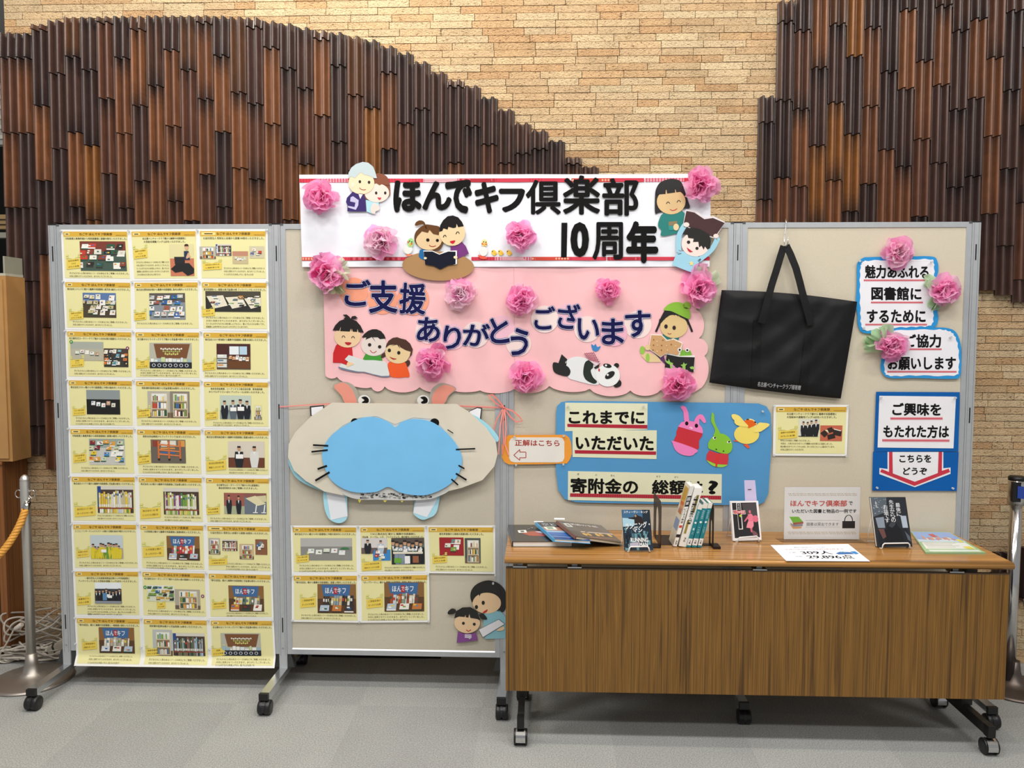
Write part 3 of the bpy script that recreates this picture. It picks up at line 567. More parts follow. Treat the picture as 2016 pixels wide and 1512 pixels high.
G = [
 ('showing red and green books spread out, top row beside outer post', ['可知税理士事務所様から昭和図書館に図書93冊'+TH], [((.27, .23, .935, .81), 'pile', 1, '7a3a2c', '46594e', 'c8402e f0ece0 2c5a44 f4f2ec 8a4030 2a2826 e0ded2')], (.07, .58, .2, .19), N3('昭和図書館'), bl(.1, .96, .84, .9), .07),
 ('showing a woman beside black bags, top row', ['名古屋ベンチャークラブ様から鶴舞中央図書館に', '大型絵本運搬バッグ12点'+TH], [((.58, .29, .93, .91), 'woman')], (.05, .39, .2, .17), N3('鶴舞中央図書館'), bl(.08, .56, .62, .68, .74, .8, .86), .1),
 ('with four small shelf photos, top row of the grid', ['公益社団法人 昭和法人会様から図書199冊'+TH], [((.02, .34, .25, .58), 'shelf', 2), ((.255, .29, .475, .52), 'spines', 3), ((.49, .43, .715, .67), 'table', 4, 'c08a70', 'c8b890'), ((.735, .33, .95, .56), 'solid', 5, 'cfc8a8')], (.06, .66, .27, .13), ('公益社団法人昭和法人会', '人権教育の本'), bl(.36, .95, .74, .8, .86), .2),
 ('showing picture cards fanned before a blue case, second row', ['株式会社コペンナビ様から鶴舞中央図書館に紙芝居18組'+TH], [((.28, .25, .76, .75), 'pile', 6, '5a78a8', '4a4030', 'f0efe8 e8e4d8 d8dcd4 c8b890 f4f2ec e6dcc0')], (.08, .64, .2, .15), ('鶴舞中央図書館', 'からの', 'お礼の言葉'), bl(.12, .92, .82, .88), .08),
 ('showing blue and white picture books on grey table, second row', ['株式会社愛知商会様から鶴舞中央図書館に絵本20冊'+TH], [((.25, .25, .78, .78), 'pile', 7, '5c5450', '888f96', 'f0efe8 2f62a8 c8c8c4 a05a4a e8e8e4 3a7ac0')], (.02, .64, .18, .15), ('鶴舞中央図書館', 'からの', 'お礼の言葉'), bl(.06, .88, .84), .08),
 ('showing long tables covered with books, second row', ['匿名希望様から一般書303冊 児童書670冊 ブックトラック'+TH], [((.08, .21, .885, .62), 'tables', 8)], (.02, .57, .19, .14), ('匿名様', 'きっかけの一冊'), bl(.08, .93, .72, .78, .84, .9), .08),
 ('with two overlapping photos and a green ring mark, third row', ['名古屋名北ロータリークラブ様から合計85冊の図書'+TH], [((.075, .245, .56, .63), 'table', 9, 'aab0a4', 'b8b4a0'), ((.565, .375, .925, .755), 'pile', 10, '4a3a34', '3a3630', 'e8742a 2a2826 f0ece0 5aa0b8 e07830'), ((.065, .215, .115, .285), 'ring', 0, '2a8a4a'), ((.89, .33, .94, .4), 'ring', 0, '7a2a6a')], (.07, .61, .2, .15), N3('北図書館'), bl(.12, .96, .82, .88), .08),
 ('showing a decorated wooden stage above dark counter, third row', ['名古屋みなとライオンズクラブ様から児童書79冊'+TH], [((.24, .25, .86, .77), 'stage', 11)], (.04, .62, .19, .15), N3('港図書館'), bl(.1, .93, .8, .85, .9), .1),
 ('showing a brown counter below pale notice boards, third row', ['株式会社コロナ東海様から鶴舞中央図書館に図書202冊'+TH], [((.225, .26, .72, .78), 'counter', 12)], (.02, .64, .19, .16), N3('鶴舞中央図書館'), bl(.05, .92, .84, .9), .08),
 ('showing a few white books on black cloth, fourth row', ['株式会社すかい様から中川図書館に79冊の絵本'+TH], [((.29, .23, .79, .73), 'table', 13, '8e9898', '151515')], (.08, .62, .19, .13), ('すかい様の言葉', 'きっかけの本'), bl(.12, .93, .79, .85, .91), .08),
 ('with two photos of pale wooden book shelves, fourth row', ['昭和薬科医師会様から児童図書206冊'+TH], [((.2, .24, .525, .79), 'shelf', 14), ((.53, .24, .82, .79), 'shelf', 15, '8a8478')], (.04, .62, .2, .16), N3('瑞穂図書館'), bl(.1, .92, .84, .9), .1),
 ('showing four men in suits and a small cart, fourth row', ['岐阜信用金庫様、シーアンドエス株式会社様、東海通商様', 'からマルチワゴン1点とブックレール3点'+TH], [((.265, .31, .72, .8), 'people', 16, 'c4d0c0', '8a9a98', [(.15, .78, '1c1e26'), (.42, .8, '5a6470'), (.66, .84, '20222a'), (.87, .78, '1c1e26')], (1, 2)), ((.765, .5, .875, .81), 'shelf', 17, 'e6dfa0')], (.05, .66, .18, .15), N3('鶴舞中央図書館'), bl(.16, .9, .86, .91), .08),
 ('showing yellow, blue and dark red books, fifth row', ['可知税理士事務所様から昭和図書館に図書24冊'+TH], [((.31, .235, .84, .78), 'pile', 18, '9aa8a0', 'c8c8c0', 'e6cc30 f0f0ec 4a90c8 8a2030 f4f4f0 e0a040 c8d8b0')], (.07, .56, .19, .17), N3('昭和図書館'), bl(.18, .88, .83, .89), .12),
 ('showing orange book trolleys, fifth row', ['昭和信用金庫様からブックトラック2台'+TH], [((.23, .24, .745, .735), 'cart', 19)], (.03, .57, .19, .18), N3('鶴舞中央図書館'), bl(.1, .93, .79, .85, .91), .09),
 ('showing two men holding a white certificate, fifth row', ['株式会社愛知商店様から鶴舞中央図書館に図書20冊'+TH], [((.375, .26, .91, .81), 'people', 20, 'd8d0c0', '6a3c28', [(.3, .82, '1e2026'), (.72, .82, 'dcdcd8')], (0,))], (.05, .67, .29, .2), ('株式会社愛知商店様', '寄贈きっかけの一冊'), bl(.38, .95, .84, .9), .08),
 ('showing a row of yellow and white book spines, sixth row', ['株式会社メイテツ様から鶴舞中央図書館に児童書20冊'+TH], [((.41, .22, .945, .79), 'spines', 21, 'e6c84a f0ece0 d8b040 c8d0d8 7aa04a f4f2ec d0c8a0 e8d870')], (.065, .66, .31, .2), ('株式会社メイテツ様の', 'きっかけの一冊'), bl(.4, .95, .83, .89), .08),
 ('showing thin green and purple book spines, sixth row', ['株式会社 GE 様から鶴舞中央図書館に児童書22冊'+TH], [((.395, .25, .92, .81), 'spines', 22, 'b8c860 7aa04a 8a4a8a d8d8b0 f0ece0 e0d070 5a8a50')], (.045, .68, .3, .21), ('株式会社 GE 様', 'きっかけになる感動の本'), bl(.4, .95, .85, .91), .08),
 ('showing two men shaking hands and folding desks, sixth row', ['名古屋守山ロータリークラブ様から守山図書館に', '集会室用机を10台ご寄贈いただきました。'], [((.295, .34, .6, .78), 'people', 23, '9a5a50', 'a8b090', [(.25, .9, '20242c'), (.72, .88, '1c2028')], ()), ((.6, .34, .93, .78), 'desks')], (.03, .65, .2, .14), ('守山図書館', 'お礼の言葉'), bl(.08, .93, .86, .915), .08),
 ('showing children in yellow shirts outdoors, seventh row', ['にこにこインターナショナルスクール様から英語の絵本79冊'+TH], [((.28, .26, .765, .76), 'kids', 24)], (.07, .58, .19, .15), ('英語の本を', 'お楽しみください'), bl(.1, .97, .83, .89), .08),
 ('showing red and pale books before blue sign, seventh row', ['小沢税理士様から鶴舞中央図書館に図書8冊'+TH], [((.42, .26, .91, .77), 'blue', 25, 'c83a3a e8e8e0 e6dc70 b8c8b0 d84a4a')], (.06, .5, .31, .21), ('小沢税理士様の', 'きっかけの一冊'), bl(.1, .95, .82, .88, .93), .08),
 ('with four small separate shelf photos and slanted note, seventh row', ['公益社団法人 昭和法人会様から図書108冊'+TH], [((.045, .29, .22, .63), 'shelf', 26), ((.255, .31, .48, .55), 'spines', 27), ((.51, .4, .725, .72), 'shelf', 28, 'c8b090'), ((.75, .3, .93, .62), 'solid', 29, '8a5a40')], (.05, .72, .27, .13), ('公益社団法人昭和法人会', '人権教育の本'), bl(.3, .97, .8, .86, .915), .2),
 ('showing a crowd in dark clothes, eighth row', ['一般社団法人日本損害保険協会様から中央図書館に', 'ブックトラック1台と大型絵本運搬バッグ2点'+TH], [((.32, .27, .715, .71), 'group', 30)], (.05, .58, .2, .17), ('図書館から', 'お礼の言葉'), bl(.2, .92, .76, .82, .88, .93), .08),
 ('with two photos, green ring and purple ring, eighth row', ['名古屋名北ロータリークラブ様から合計61冊の図書'+TH], [((.1, .31, .51, .65), 'pile', 31, 'e8e8dc', 'd8dcc8', '2c5a44 3a6a9a 7aa04a c8a040 2a2826 88b040'), ((.515, .385, .89, .81), 'shelf', 32, 'b0a898'), ((.045, .325, .095, .395), 'ring', 0, '2a8a4a'), ((.905, .485, .955, .555), 'ring', 0, '7a2a6a')], (.24, .68, .13, .12), ('北図書館', 'お礼の言葉'), bl(.1, .95, .84, .9), .1),
 ('showing grey books stacked before blue sign, eighth row', ['「寄付3回目」様から鶴舞中央図書館に児童書20冊'+TH], [((.325, .28, .86, .84), 'blue', 33, '8a8a7a b8b4a8 e8dc90 6a7a70 d8d4c8')], (.07, .64, .21, .14), ('鶴舞中央図書館', 'からのお礼の言葉'), bl(.28, .92, .86, .915), .08),
 ('showing white books below a blue sign, bottom row of the grid', ['「寄付4回目」様から鶴舞中央図書館に一般図書21冊'+TH], [((.355, .22, .885, .76), 'blue', 34, 'f0ece0 e0dccc c8c8b8 8a7a60 b8b0a0')], (.1, .53, .22, .16), ('ご寄贈者様の', '寄贈のきっかけ'), bl(.2, .85, .8, .86, .92), .08),
 ('with pale shelf and dark book photos, bottom row of the grid', ['昭和薬科医師会様から児童図書126冊'+TH], [((.16, .25, .45, .8), 'shelf', 35, 'b8c0c0'), ((.46, .31, .93, .79), 'spines', 36, '4a6a58 6a7a5a 8a6a5a 3a3230 a8c0d0')], (.05, .65, .2, .15), ('瑞穂図書館', 'お礼の言葉'), bl(.1, .93, .85, .91), .1),
 ('showing a wooden stage and small books, bottom row of the grid', ['名古屋みなとライオンズクラブ様から児童書42冊'+TH], [((.175, .3, .785, .78), 'stage', 37)], (.03, .63, .2, .15), ('港図書館', 'お礼の言葉'), bl(.1, .93, .83, .88, .93), .1),
]
for i, g_ in enumerate(G):
    r, c = divmod(i, 3); q4 = (rows[r][c], rows[r][c+1], rows[r+1][c+1], rows[r+1][c])
    notice(Y_+g_[0], q4, g_[1], g_[2], g_[3], g_[4], g_[5], i+1, .02 if r == 8 else 0., -.0042-.0005*((c+r) % 2), tagw=g_[6])
M1 = [((572, 1034.5), (705, 1034.5), (706, 1129.5), (574, 1129.5)), ((705, 1034.5), (839, 1034), (842, 1128), (706, 1129.5)), ((839, 1034), (975, 1034.5), (975.5, 1130), (842, 1128.5)), ((574, 1129.5), (706.5, 1129.5), (708, 1226), (574.5, 1224)), ((706.5, 1129.5), (845, 1128), (846, 1225), (708, 1226))]
H = [
 ('showing standing picture books with a green cover, below the hippo', ['株式会社すかい様から中川図書館に79冊の絵本'+TH], [((.145, .26, .91, .72), 'table', 41, 'b4b4b0', '8a8a86')], (.075, .62, .19, .14), ('すかい様の言葉', 'きっかけの本'), bl(.12, .93, .81, .87, .925), .08),
 ('with people and green and white seats, below the hippo', ['Y.W.C.株式会社 様から 鶴舞中央図書館に', '児童書、テーブル、いす、ブックトラック、掲示板'+TH], [((.045, .26, .425, .585), 'people', 42, 'd8d4d0', '6a5a54', [(.25, .9, '1e2026'), (.75, .85, 'b8c8d8')], (1,)), ((.215, .5, .47, .73), 'solid', 43, '3a88c8'), ((.485, .26, .965, .81), 'chairs', 44)], (.055, .755, .28, .17), ('Y.W.C.株式会社様', '寄贈のきっかけの言葉'), bl(.38, .96, .86, .915), .08),
 ('showing books on red cloth, below the hippo beside table end', ['匿名希望様から美術の図書5冊いただきました。'], [((.185, .25, .54, .625), 'solid', 45, 'a02028'), ((.555, .26, .785, .78), 'shelf', 46, '4a5450')], (.08, .64, .21, .14), ('鶴舞中央図書館', 'お礼の言葉'), bl(.12, .88, .84, .9), .1),
 ('showing novels under a blue sign, lower row under the hippo', ['「寄付5回目」様から鶴舞中央図書館に 図書 27冊'+TH], [((.385, .21, .955, .81), 'blue', 47, '2a2c34 e8e4d8 c8b890 3a3430 8aa0b0')], (.13, .5, .23, .19), ('ご寄贈者様の', 'きっかけの言葉'), bl(.14, .95, .84, .9), .08),
 ('showing slanting books and orange cover, lower row under the hippo', ['「ポップウーマン」様から 鶴舞中央図書館に図書31冊'+TH], [((.36, .18, .925, .775), 'blue', 48, 'e0d8c8 8a9a80 5a4a40 c8d8dc b04a2a')], (.105, .51, .23, .18), ('ご寄贈者様の', 'きっかけの言葉'), bl(.12, .92, .81, .865, .92), .08),
]
for i, g_ in enumerate(H): notice(Y_+g_[0], M1[i], g_[1], g_[2], g_[3], g_[4], g_[5], 60+i, 0, -.0042-.0005*(i % 2), tagw=g_[6])
notice('yellow notice sheet hanging alone below the black bag', ((1523, 797), (1671, 797), (1667, 898), (1521.5, 897)), ['名古屋ベンチャークラブ様から 鶴舞中央図書館に', '大型絵本の運搬用バッグ14点'+TH], [((.34, .27, .62, .62), 'shadow'), ((.63, .4, .925, .705), 'bags')], (.07, .5, .25, .16), ('鶴舞中央図書館', 'お礼の言葉'), [(.68, .1, .5, '昨年に引き続きご寄贈いただきました。'), (.74, .1, .8, '今回は、人気の大きさのバッグ2種類14点を新たに追加しました。'), (.8, .1, .83, '読み聞かせボランティアさんほか、多くの方にたいへん喜ばれています。'), (.86, .1, .42, '大切に活用させていただきます。')], 77, tagw=.09)
# ================================================================== banner, cloud and their lettering
def crease(x, z, k=1.): return k*(.0012*sin(9*x+3*z)+.0009*sin(23*x-11*z+1)+.0007*sin(5*x+31*z+2)+.0006*sin(41*x+17*z))
def tape(mb, fn, a0, a1, b0, b1, kind, d):
    cols = {'plain': 'cf4254', 'grid': 'f4dfe2', 'dot': 'cb4a3e', 'plaid': 'b23240'}; rect(mb, fn, a0, b0, a1, b1, cols[kind], d); n = max(2, int((a1-a0)*150)); h = b1-b0
    for k in range(n):
        x = a0+(a1-a0)*(k+.5)/n; w_ = (a1-a0)/n
        if kind == 'grid': rect(mb, fn, x-w_*.2, b0, x+w_*.2, b1, 'd0506a', d+.0002)
        elif kind == 'plain': rect(mb, fn, x-w_*.12, b0, x+w_*.12, b1, 'b93548', d+.0002)
        elif kind == 'plaid' and k % 2: rect(mb, fn, x-w_*.5, b0+h*.15, x+w_*.5, b0+h*.85, 'd86070', d+.0002)
        elif kind == 'dot': poly(mb, fn, [(x, b0+h*.15), (x+w_*.4, b0+h*.5), (x, b0+h*.85), (x-w_*.4, b0+h*.5)], 'efb49c', d+.0002)
    if kind == 'grid':
        for t in (.15, .5, .85): rect(mb, fn, a0, b0+h*(t-.07), a1, b0+h*(t+.07), 'd0506a', d+.0003)
BF = quad((589, 344), (1400, 342.5), (1397, 525), (595, 525.5), -.0125)
def bfn(s, t, d=0.): p = BF(s, t); return p+Vector((0, crease(p.x, p.z)-d, 0))
T = Thing('banner', 'long white paper banner with thick black lettering across the top of the boards', 'banner')
mb = MB(); mb.grid(lambda s, t: bfn(s, 1-t), 60, 16, 'eceff6'); mb.grid(lambda s, t: bfn(1-s, 1-t, -.0006), 60, 16, 'eceff6'); T.part('paper_sheet', mb, BANNER)
segs = {'top': [(0, .05, 'plain'), (.05, .12, 'grid'), (.12, .225, 'plain'), (.225, .305, 'plain'), (.305, .393, 'grid'), (.393, .48, 'plaid'), (.48, .575, 'plain'), (.575, .66, 'plain'), (.665, .765, 'dot'), (.765, .84, 'plain'), (.842, .935, 'grid'), (.935, .99, 'plain')],
    'bot': [(0, .035, 'dot'), (.035, .12, 'plain'), (.12, .245, 'plaid'), (.245, .3, 'plain'), (.42, .478, 'plain'), (.478, .567, 'grid'), (.567, .66, 'dot'), (.66, .75, 'plain'), (.752, .83, 'plaid'), (.83, .92, 'plain'), (.92, 1, 'plain')]}
for key, b0, b1 in (('top', .044, .085), ('bot', .893, .932)):
    for a0, a1, kd in segs[key]:
        mb = MB(); n = max(1, int((a1-a0)/.02)); tape(mb, bfn, a0, a1, b0, b1, kd, .0018); T.part('masking_tape', mb, PAPER)
def letter(T, name, ch, box, Y, col, bold, rot=0, th=.0006, sub_=None, m=PAPER, lab=None):
    x0, y0, x1, y1 = box; cx, cy = (x0+x1)/2, (y0+y1)/2; c, s = cos(radians(rot)), sin(radians(rot))
    def fn(a, b):
        u, v = (a-.5)*(x1-x0), (b-.5)*(y1-y0); return onY(cx+u*c-v*s, cy+u*s+v*c, Y)
    mb = put_text(MB(), ch, fn, col, bold, th)
    if T is None: return mb
    T.part(name, mb, m, label=lab); return mb
for ch, b in (('ほ', (774.3, 355, 830.5, 418)), ('ん', (831, 356, 889.5, 414)), ('で', (876, 353.5, 929.7, 420.5)), ('キ', (934.5, 357.6, 982, 420.5)), ('フ', (982, 371, 1034, 418)), ('倶', (1035, 354, 1104.5, 422.5)), ('楽', (1108, 345, 1181.7, 422.5)),
        ('部', (1185.5, 350.6, 1257.5, 425)), ('1', (1104.5, 438.3, 1117, 507)), ('0', (1123, 437, 1159.6, 506.4)), ('周', (1166.4, 437, 1226.7, 511.4)), ('年', (1232.7, 435, 1296, 518))):
    if ch == '1':
        mb = MB(); cutout(mb, [(1105.5, 438.5), (1117, 438.5), (1115.5, 507), (1104.5, 507)], -.0165, .0006, '0b0b0c'); T.part('letter', mb, PAPER)
    else: letter(T, 'letter', ch, b, -.0165, '0b0b0c', .05 if ch not in '倶楽部周' else .026, {'キ': -3, '年': 0}.get(ch, 0))
T.done()
z4 = (560, 520, 3.979); z5 = (1000, 520, 4.724); z2 = (560, 300, 3.733)
cus = [((640.4, 738.6), (663, 742), 5), ((663, 742), (731, 762.5), 8), ((731, 762.5), (757, 761), 9), ((757, 761), (826, 762.5), 11), ((826, 762.5), (897, 770), 8), ((897, 770), (945, 768.5), 3), ((945, 768.5), (1012, 766), 7), ((1012, 766), (1081.5, 760), 11), ((1081.5, 760), (1161, 765.5), 9), ((1161, 765.5), (1241, 769), 13), ((1241, 769), (1300.6, 767.7), 11), ((1300.6, 767.7), (1374, 768), 10), ((1374, 768), (1387, 701), 14), ((1387, 701), (1376, 666), 12), ((1376, 666), (1370, 609), 13), ((1370, 609), (1389.5, 516), 12)]
L = [(637, 516), (637, 574), (639, 660)]
for p, q, dp in cus:
    dx, dy = q[0]-p[0], q[1]-p[1]; l = math.hypot(dx, dy)
    for k in range(10): t = k/10; h_ = dp*math.sqrt(max(0, 1-(2*t-1)**2))*.5+dp*2*t*(1-t); L.append((p[0]+dx*t-dy/l*h_, p[1]+dy*t+dx/l*h_))
L.append((1389.5, 516))
T = Thing('cloud_poster', 'large pink paper cloud with navy letters on discs under the white banner', 'poster')
mb = MB(); cutout(mb, L[::-1], -.0075, .0006, 'f2bfc2'); T.part('pink_sheet', mb, PAPER)
mb = MB(); cutout(mb, [(1011, 527), (1012.2, 527), (1014, 765), (1012.8, 765)], -.0078, .0002, 'dfa9ac'); T.part('seam', mb, PAPER)
D = [(z2, 'ご', 510, 1025, 105, 'f3a184', (440, 935, 635, 1130), 0), (z2, '支', 720, 1080, 110, 'f3a184', (620, 940, 832, 1182), 0), (z2, '援', 945, 1080, 118, 'f3a184', (845, 960, 1040, 1190), 3), (z2, 'あ', 1060, 1310, 98, 'ecd3d3', (972, 1210, 1145, 1395), 2), (z2, 'り', 1235, 1355, 97, 'ecbfce', (1168, 1275, 1298, 1450), 5),
    (z2, 'が', 1405, 1340, 97, 'efdad8', (1310, 1255, 1510, 1425), 3), (z2, 'と', 1600, 1290, 92, 'ecbccc', (1508, 1215, 1652, 1405), -3), (z5, 'う', 100, 740, 118, 'eed8d4', (15, 600, 190, 860), 12), (z5, 'ご', 342, 512, 127, 'f0deda', (245, 390, 440, 610), 0), (z5, 'ざ', 570, 490, 127, 'ecbece', (460, 365, 670, 605), 4),
    (z5, 'い', 737, 605, 122, 'eed9d6', (645, 505, 852, 705), 2), (z5, 'ま', 985, 640, 125, 'edb4c8', (870, 505, 1080, 750), 0), (z5, 'す', 1207, 563, 128, 'f0dcd8', (1090, 430, 1330, 680), -2)]
for k, (z, ch, cx, cy, r, dc, b, rot) in enumerate(D):
    f = lambda x, y: (z[0]+x/z[2], z[1]+y/z[2]); yd = -.0086-.0005*(k % 3); mb = MB(); cutout(mb, [f(*p) for p in ell(cx, cy, r, r, 0, 40)], yd, .0005, dc)
    bb = f(b[0], b[1])+f(b[2], b[3]); be = (bb[0]-1.6, bb[1]-1.6, bb[2]+1.6, bb[3]+1.6)
    o = letter(None, '', ch, be, -.0104, '3c3f86', .058, rot, .0003); e = letter(None, '', ch, (bb[0]-.9, bb[1]-.9, bb[2]+.9, bb[3]+.9), -.0107, 'dcdcee', .045, rot, .0003)
    o.add(e.v, e.f, None); o.c[-len(e.f):] = e.c
    i = letter(None, '', ch, bb, -.0112, '11134a', .026, rot, .0003)
    T.part('letter_disc', mb, PAPER, [('letter_outline', o, PAPER), ('letter', i, PAPER)], label='round disc with the letter '+ch)
T.done()
# ================================================================== paper cut-out people and animals
SK = 'eccaa0'; BLK = '17120f'
za = (660, 310, 12.6)
c = Cut('paper_cutout', 'laminated cutout of a grey haired grandfather and brown haired grandmother on the banner', 'paper cutout', -.019, za)
c.s('hair', '1010,420 1120,400 1240,440 1310,520 1350,640 1362,800 1360,930 1300,990 1150,1070 780,1040 720,920 900,700', '84462a')
c.s('blouse', '760,1050 950,1100 1080,1110 1095,1280 1030,1330 940,1410 780,1340', 'acdce8', False).up()
c.s('face', ell(1035, 880, 305, 235), 'f4dccf').up().s('fringe', '950,660 1040,510 1330,530 1352,690 1230,680 1160,655 1100,690 1020,640', '84462a', False)
c.s('hand', '960,1130 1090,1210 1085,1300 1000,1340 985,1400 900,1370 880,1250', 'f2d8cf')
c.s('eye', ell(1015, 880, 30, 38), BLK).s('eye', ell(1240, 880, 30, 38), BLK).s('mouth', '1040,990 1145,995 1120,1050 1080,1050', 'c83048', False)
c.s('jacket', '430,850 560,900 620,1020 700,900 740,1000 770,1340 300,1335 305,1190 265,1100 290,1000', '2e1566', False).up()
c.s('collar', '570,890 690,900 620,1030', 'efe4e6', False).s('scarf', '440,960 580,1060 570,1190 510,1300 315,1240 320,1200 480,1230 500,1120 370,1090 380,990', 'c4c0e2', False)
c.s('face', ell(648, 630, 322, 282), 'f4dbb6').up().s('hair', '318,520 330,380 400,250 520,160 680,110 820,130 940,230 990,350 1036,515 960,510 840,450 730,430 630,365 560,430 490,510 400,470', 'c0d0d4', False)
c.s('eye', ell(610, 600, 32, 38), BLK).s('eye', ell(838, 615, 32, 38), BLK).s('mouth', stroke([(600, 750), (640, 790), (700, 805), (760, 795)], 15), 'a03a34', False).s('ear', ell(435, 680, 40, 60), 'f8e6c8').done()
zb = (780, 410, 6.72)
c = Cut('paper_cutout', 'cutout of mother in purple and child sharing a navy book on a brown oval', 'paper cutout', -.018, zb, m=PAPER)
c.s('brown_oval', ell(555, 763, 475, 194, 2, 40), 'ad875c').up().s('mother_sleeve', '720,490 870,445 920,500 962,600 820,668 800,640 720,600', '773a7c', False).s('child_sleeve', '330,545 480,545 400,670 350,680 300,640 305,590', '276ca4').up()
c.s('child_hair', '245,440 250,330 320,250 400,215 480,225 560,240 600,300 622,440 600,520 550,555 420,560 300,500', '664226').up().s('child_face', ell(433, 415, 172, 138), 'e0c49a').up()
c.s('child_fringe', '247,440 250,330 320,250 400,212 480,222 560,240 572,300 562,356 490,340 440,285 420,325 340,305 280,370', '664226', False).s('ponytail', '400,275 370,235 345,212 255,232 258,190 310,160 370,180 402,262', '664226')
c.s('eye', ell(418, 420, 22), BLK).s('eye', ell(545, 425, 20), BLK).s('mouth', stroke([(437, 488), (460, 505), (495, 507), (525, 495)], 9), 'a82828', False)
c.up().s('mother_face', ell(740, 325, 172, 172), 'e8cfa4').up().s('mother_hair', '570,312 580,230 620,160 680,105 750,95 820,120 870,180 895,237 820,250 800,205 790,255 755,262 690,245 680,282 625,265 610,300', '1e1a1c', False)
c.s('smiling_eye', stroke([(622, 385), (635, 358), (650, 355), (662, 378)], 10), BLK, False).s('smiling_eye', stroke([(790, 342), (805, 313), (822, 312), (836, 336)], 10), BLK, False).s('mouth', '712,438 778,425 770,455 750,470 725,460', 'c82030')
c.up().s('book_pages', '358,560 480,560 572,604 650,566 803,558 804,735 780,748 385,745', 'eef0f2', False).up().s('book_cover', '362,572 480,572 570,614 690,572 785,575 785,742 690,755 590,805 570,803 500,765 385,745', '131727', False).up().s('hand', ell(385, 660, 20, 15), 'f0dcb8').s('hand', ell(785, 648, 26, 20), 'f0dcb8').done()
c = Cut('paper_chick', 'little cutout bird with green head standing beside the brown oval', 'paper cutout', -.0195, zb)
c.s('body', ell(155, 545, 58, 60), 'e9ece6').s('foot', '130,622 160,605 215,618 150,634', 'f0805a').up().s('head', ell(190, 455, 42, 62, 10), 'a4da8c').up().s('cheek', ell(158, 447, 12, 14), 'c86a3a').s('cheek', ell(205, 468, 12, 14), 'c86a3a').s('beak', ell(186, 480, 12, 18), 'e8b040').s('eye', ell(178, 433, 8), BLK).s('eye', ell(207, 445, 8), BLK).done()
c = Cut('paper_chick', 'taller cutout bird with yellow head and white body beside the small chicks', 'paper cutout', -.0175, zb)
c.s('body', ell(1155, 570, 55, 62), 'e9ece8').s('foot', '1080,620 1140,630 1200,650 1190,670 1120,667', 'e85a40').up().s('head', ell(1168, 458, 40, 48), 'f4e09a').up().s('cheek', ell(1140, 470, 11, 13), 'd86a30').s('cheek', ell(1190, 475, 11, 13), 'd86a30').s('beak', ell(1165, 480, 12, 20), 'f0b030').s('eye', ell(1158, 445, 8), BLK).s('eye', ell(1187, 449, 8), BLK).done()
for x, nm in ((1300, 'nearest the taller bird'), (1388, 'in the middle of three'), (1499, 'last in line below the pink flower')):
    c = Cut('paper_chick', 'tiny yellow cutout chick on the banner tape, '+nm, 'paper cutout', -.0175, zb); c.s('body', '%d,580 %d,552 %d,556 %d,575 %d,600 %d,625 %d,615' % (x-42, x-22, x+2, x+22, x+35, x+5, x-25), 'f3c94e').up().s('eye', ell(x-27, 570, 7), BLK).s('wing', ell(x+12, 598, 16, 11, 20), 'e8b83c').done()
zc = (1270, 330, 6.576)
c = Cut('paper_cutout', 'laminated cutout of smiling girl with black bob and teal sweater', 'paper cutout', -.018, zc)
c.s('hair', '130,585 130,350 150,260 200,190 300,150 400,150 470,190 510,290 560,440 577,520 500,530 300,560 180,582', '141213').up().s('sweater', '230,595 330,605 400,600 480,565 530,640 500,760 480,830 420,850 215,885 210,810 170,760 180,680', '1a7c76').up().s('face', ell(338, 440, 186, 165), 'dcbc88').up()
c.s('fringe', '150,345 150,260 220,180 330,148 430,170 495,230 475,310 405,320 385,250 390,322 285,335 272,260 265,340 200,345', '141213', False).s('smiling_eye', stroke([(275, 468), (290, 445), (305, 445), (320, 465)], 9), BLK, False).s('smiling_eye', stroke([(412, 450), (428, 425), (445, 425), (460, 445)], 9), BLK, False).s('mouth', stroke([(322, 540), (350, 555), (385, 550), (415, 530)], 9), 'c02830', False)
c.s('little_book', '305,700 415,690 420,750 305,752', '8a7a58', False).s('cuff', '300,752 400,745 395,810 310,812', '2a928c', False).up().s('hand', ell(402, 770, 36, 44), 'e8cfa0').done()
c = Cut('paper_cutout', 'laminated cutout of boy in light blue lifting an open maroon book overhead', 'paper cutout', -.0225, zc)
c.s('book_pages', '527,540 650,550 770,642 890,628 1036,706 905,918 700,855 560,775 490,745', 'efe8ea', False).up().s('book_cover', '535,560 640,582 768,668 880,652 1030,716 900,902 700,842 560,762 496,740', '452326', False).up()
c.s('sleeve', stroke(smooth([(525, 750), (452, 850), (432, 970), (452, 1090)], 6)[:19], 66), '9ed2e6', False).s('sleeve', stroke(smooth([(925, 915), (900, 1000), (830, 1090), (690, 1190)], 6)[:19], 66), '9ed2e6', False)
c.s('shirt', '420,1090 520,1080 690,1150 730,1190 690,1240 690,1390 530,1330 350,1260 390,1150', '9ed2e6', False).up().s('face', ell(655, 990, 183, 160), 'f4e0d8').up()
c.s('hair', '485,862 530,790 620,775 720,800 830,860 852,950 842,1040 810,1062 775,1020 760,1062 730,1010 700,1032 690,960 620,962 630,920 560,910 550,870', '17140f', False).s('hand', ell(535, 738, 38, 30), 'f4e0d8').s('hand', ell(918, 885, 34, 28), 'f4e0d8').s('eye', ell(563, 965, 22), BLK).s('eye', ell(672, 1045, 20), BLK).s('mouth', '538,1030 620,1090 580,1098 555,1075', 'c02838', False)
c.s('star', [(600+(36 if k % 2 == 0 else 17)*sin(k*pi/5), 1240-(36 if k % 2 == 0 else 17)*cos(k*pi/5)) for k in range(10)], 'efdb88', False).done()
zd = (640, 600, 9.447)
c = Cut('paper_cutout', 'laminated cutout of three children in red, green and orange sharing a white sheet', 'paper cutout', -.0095, zd)
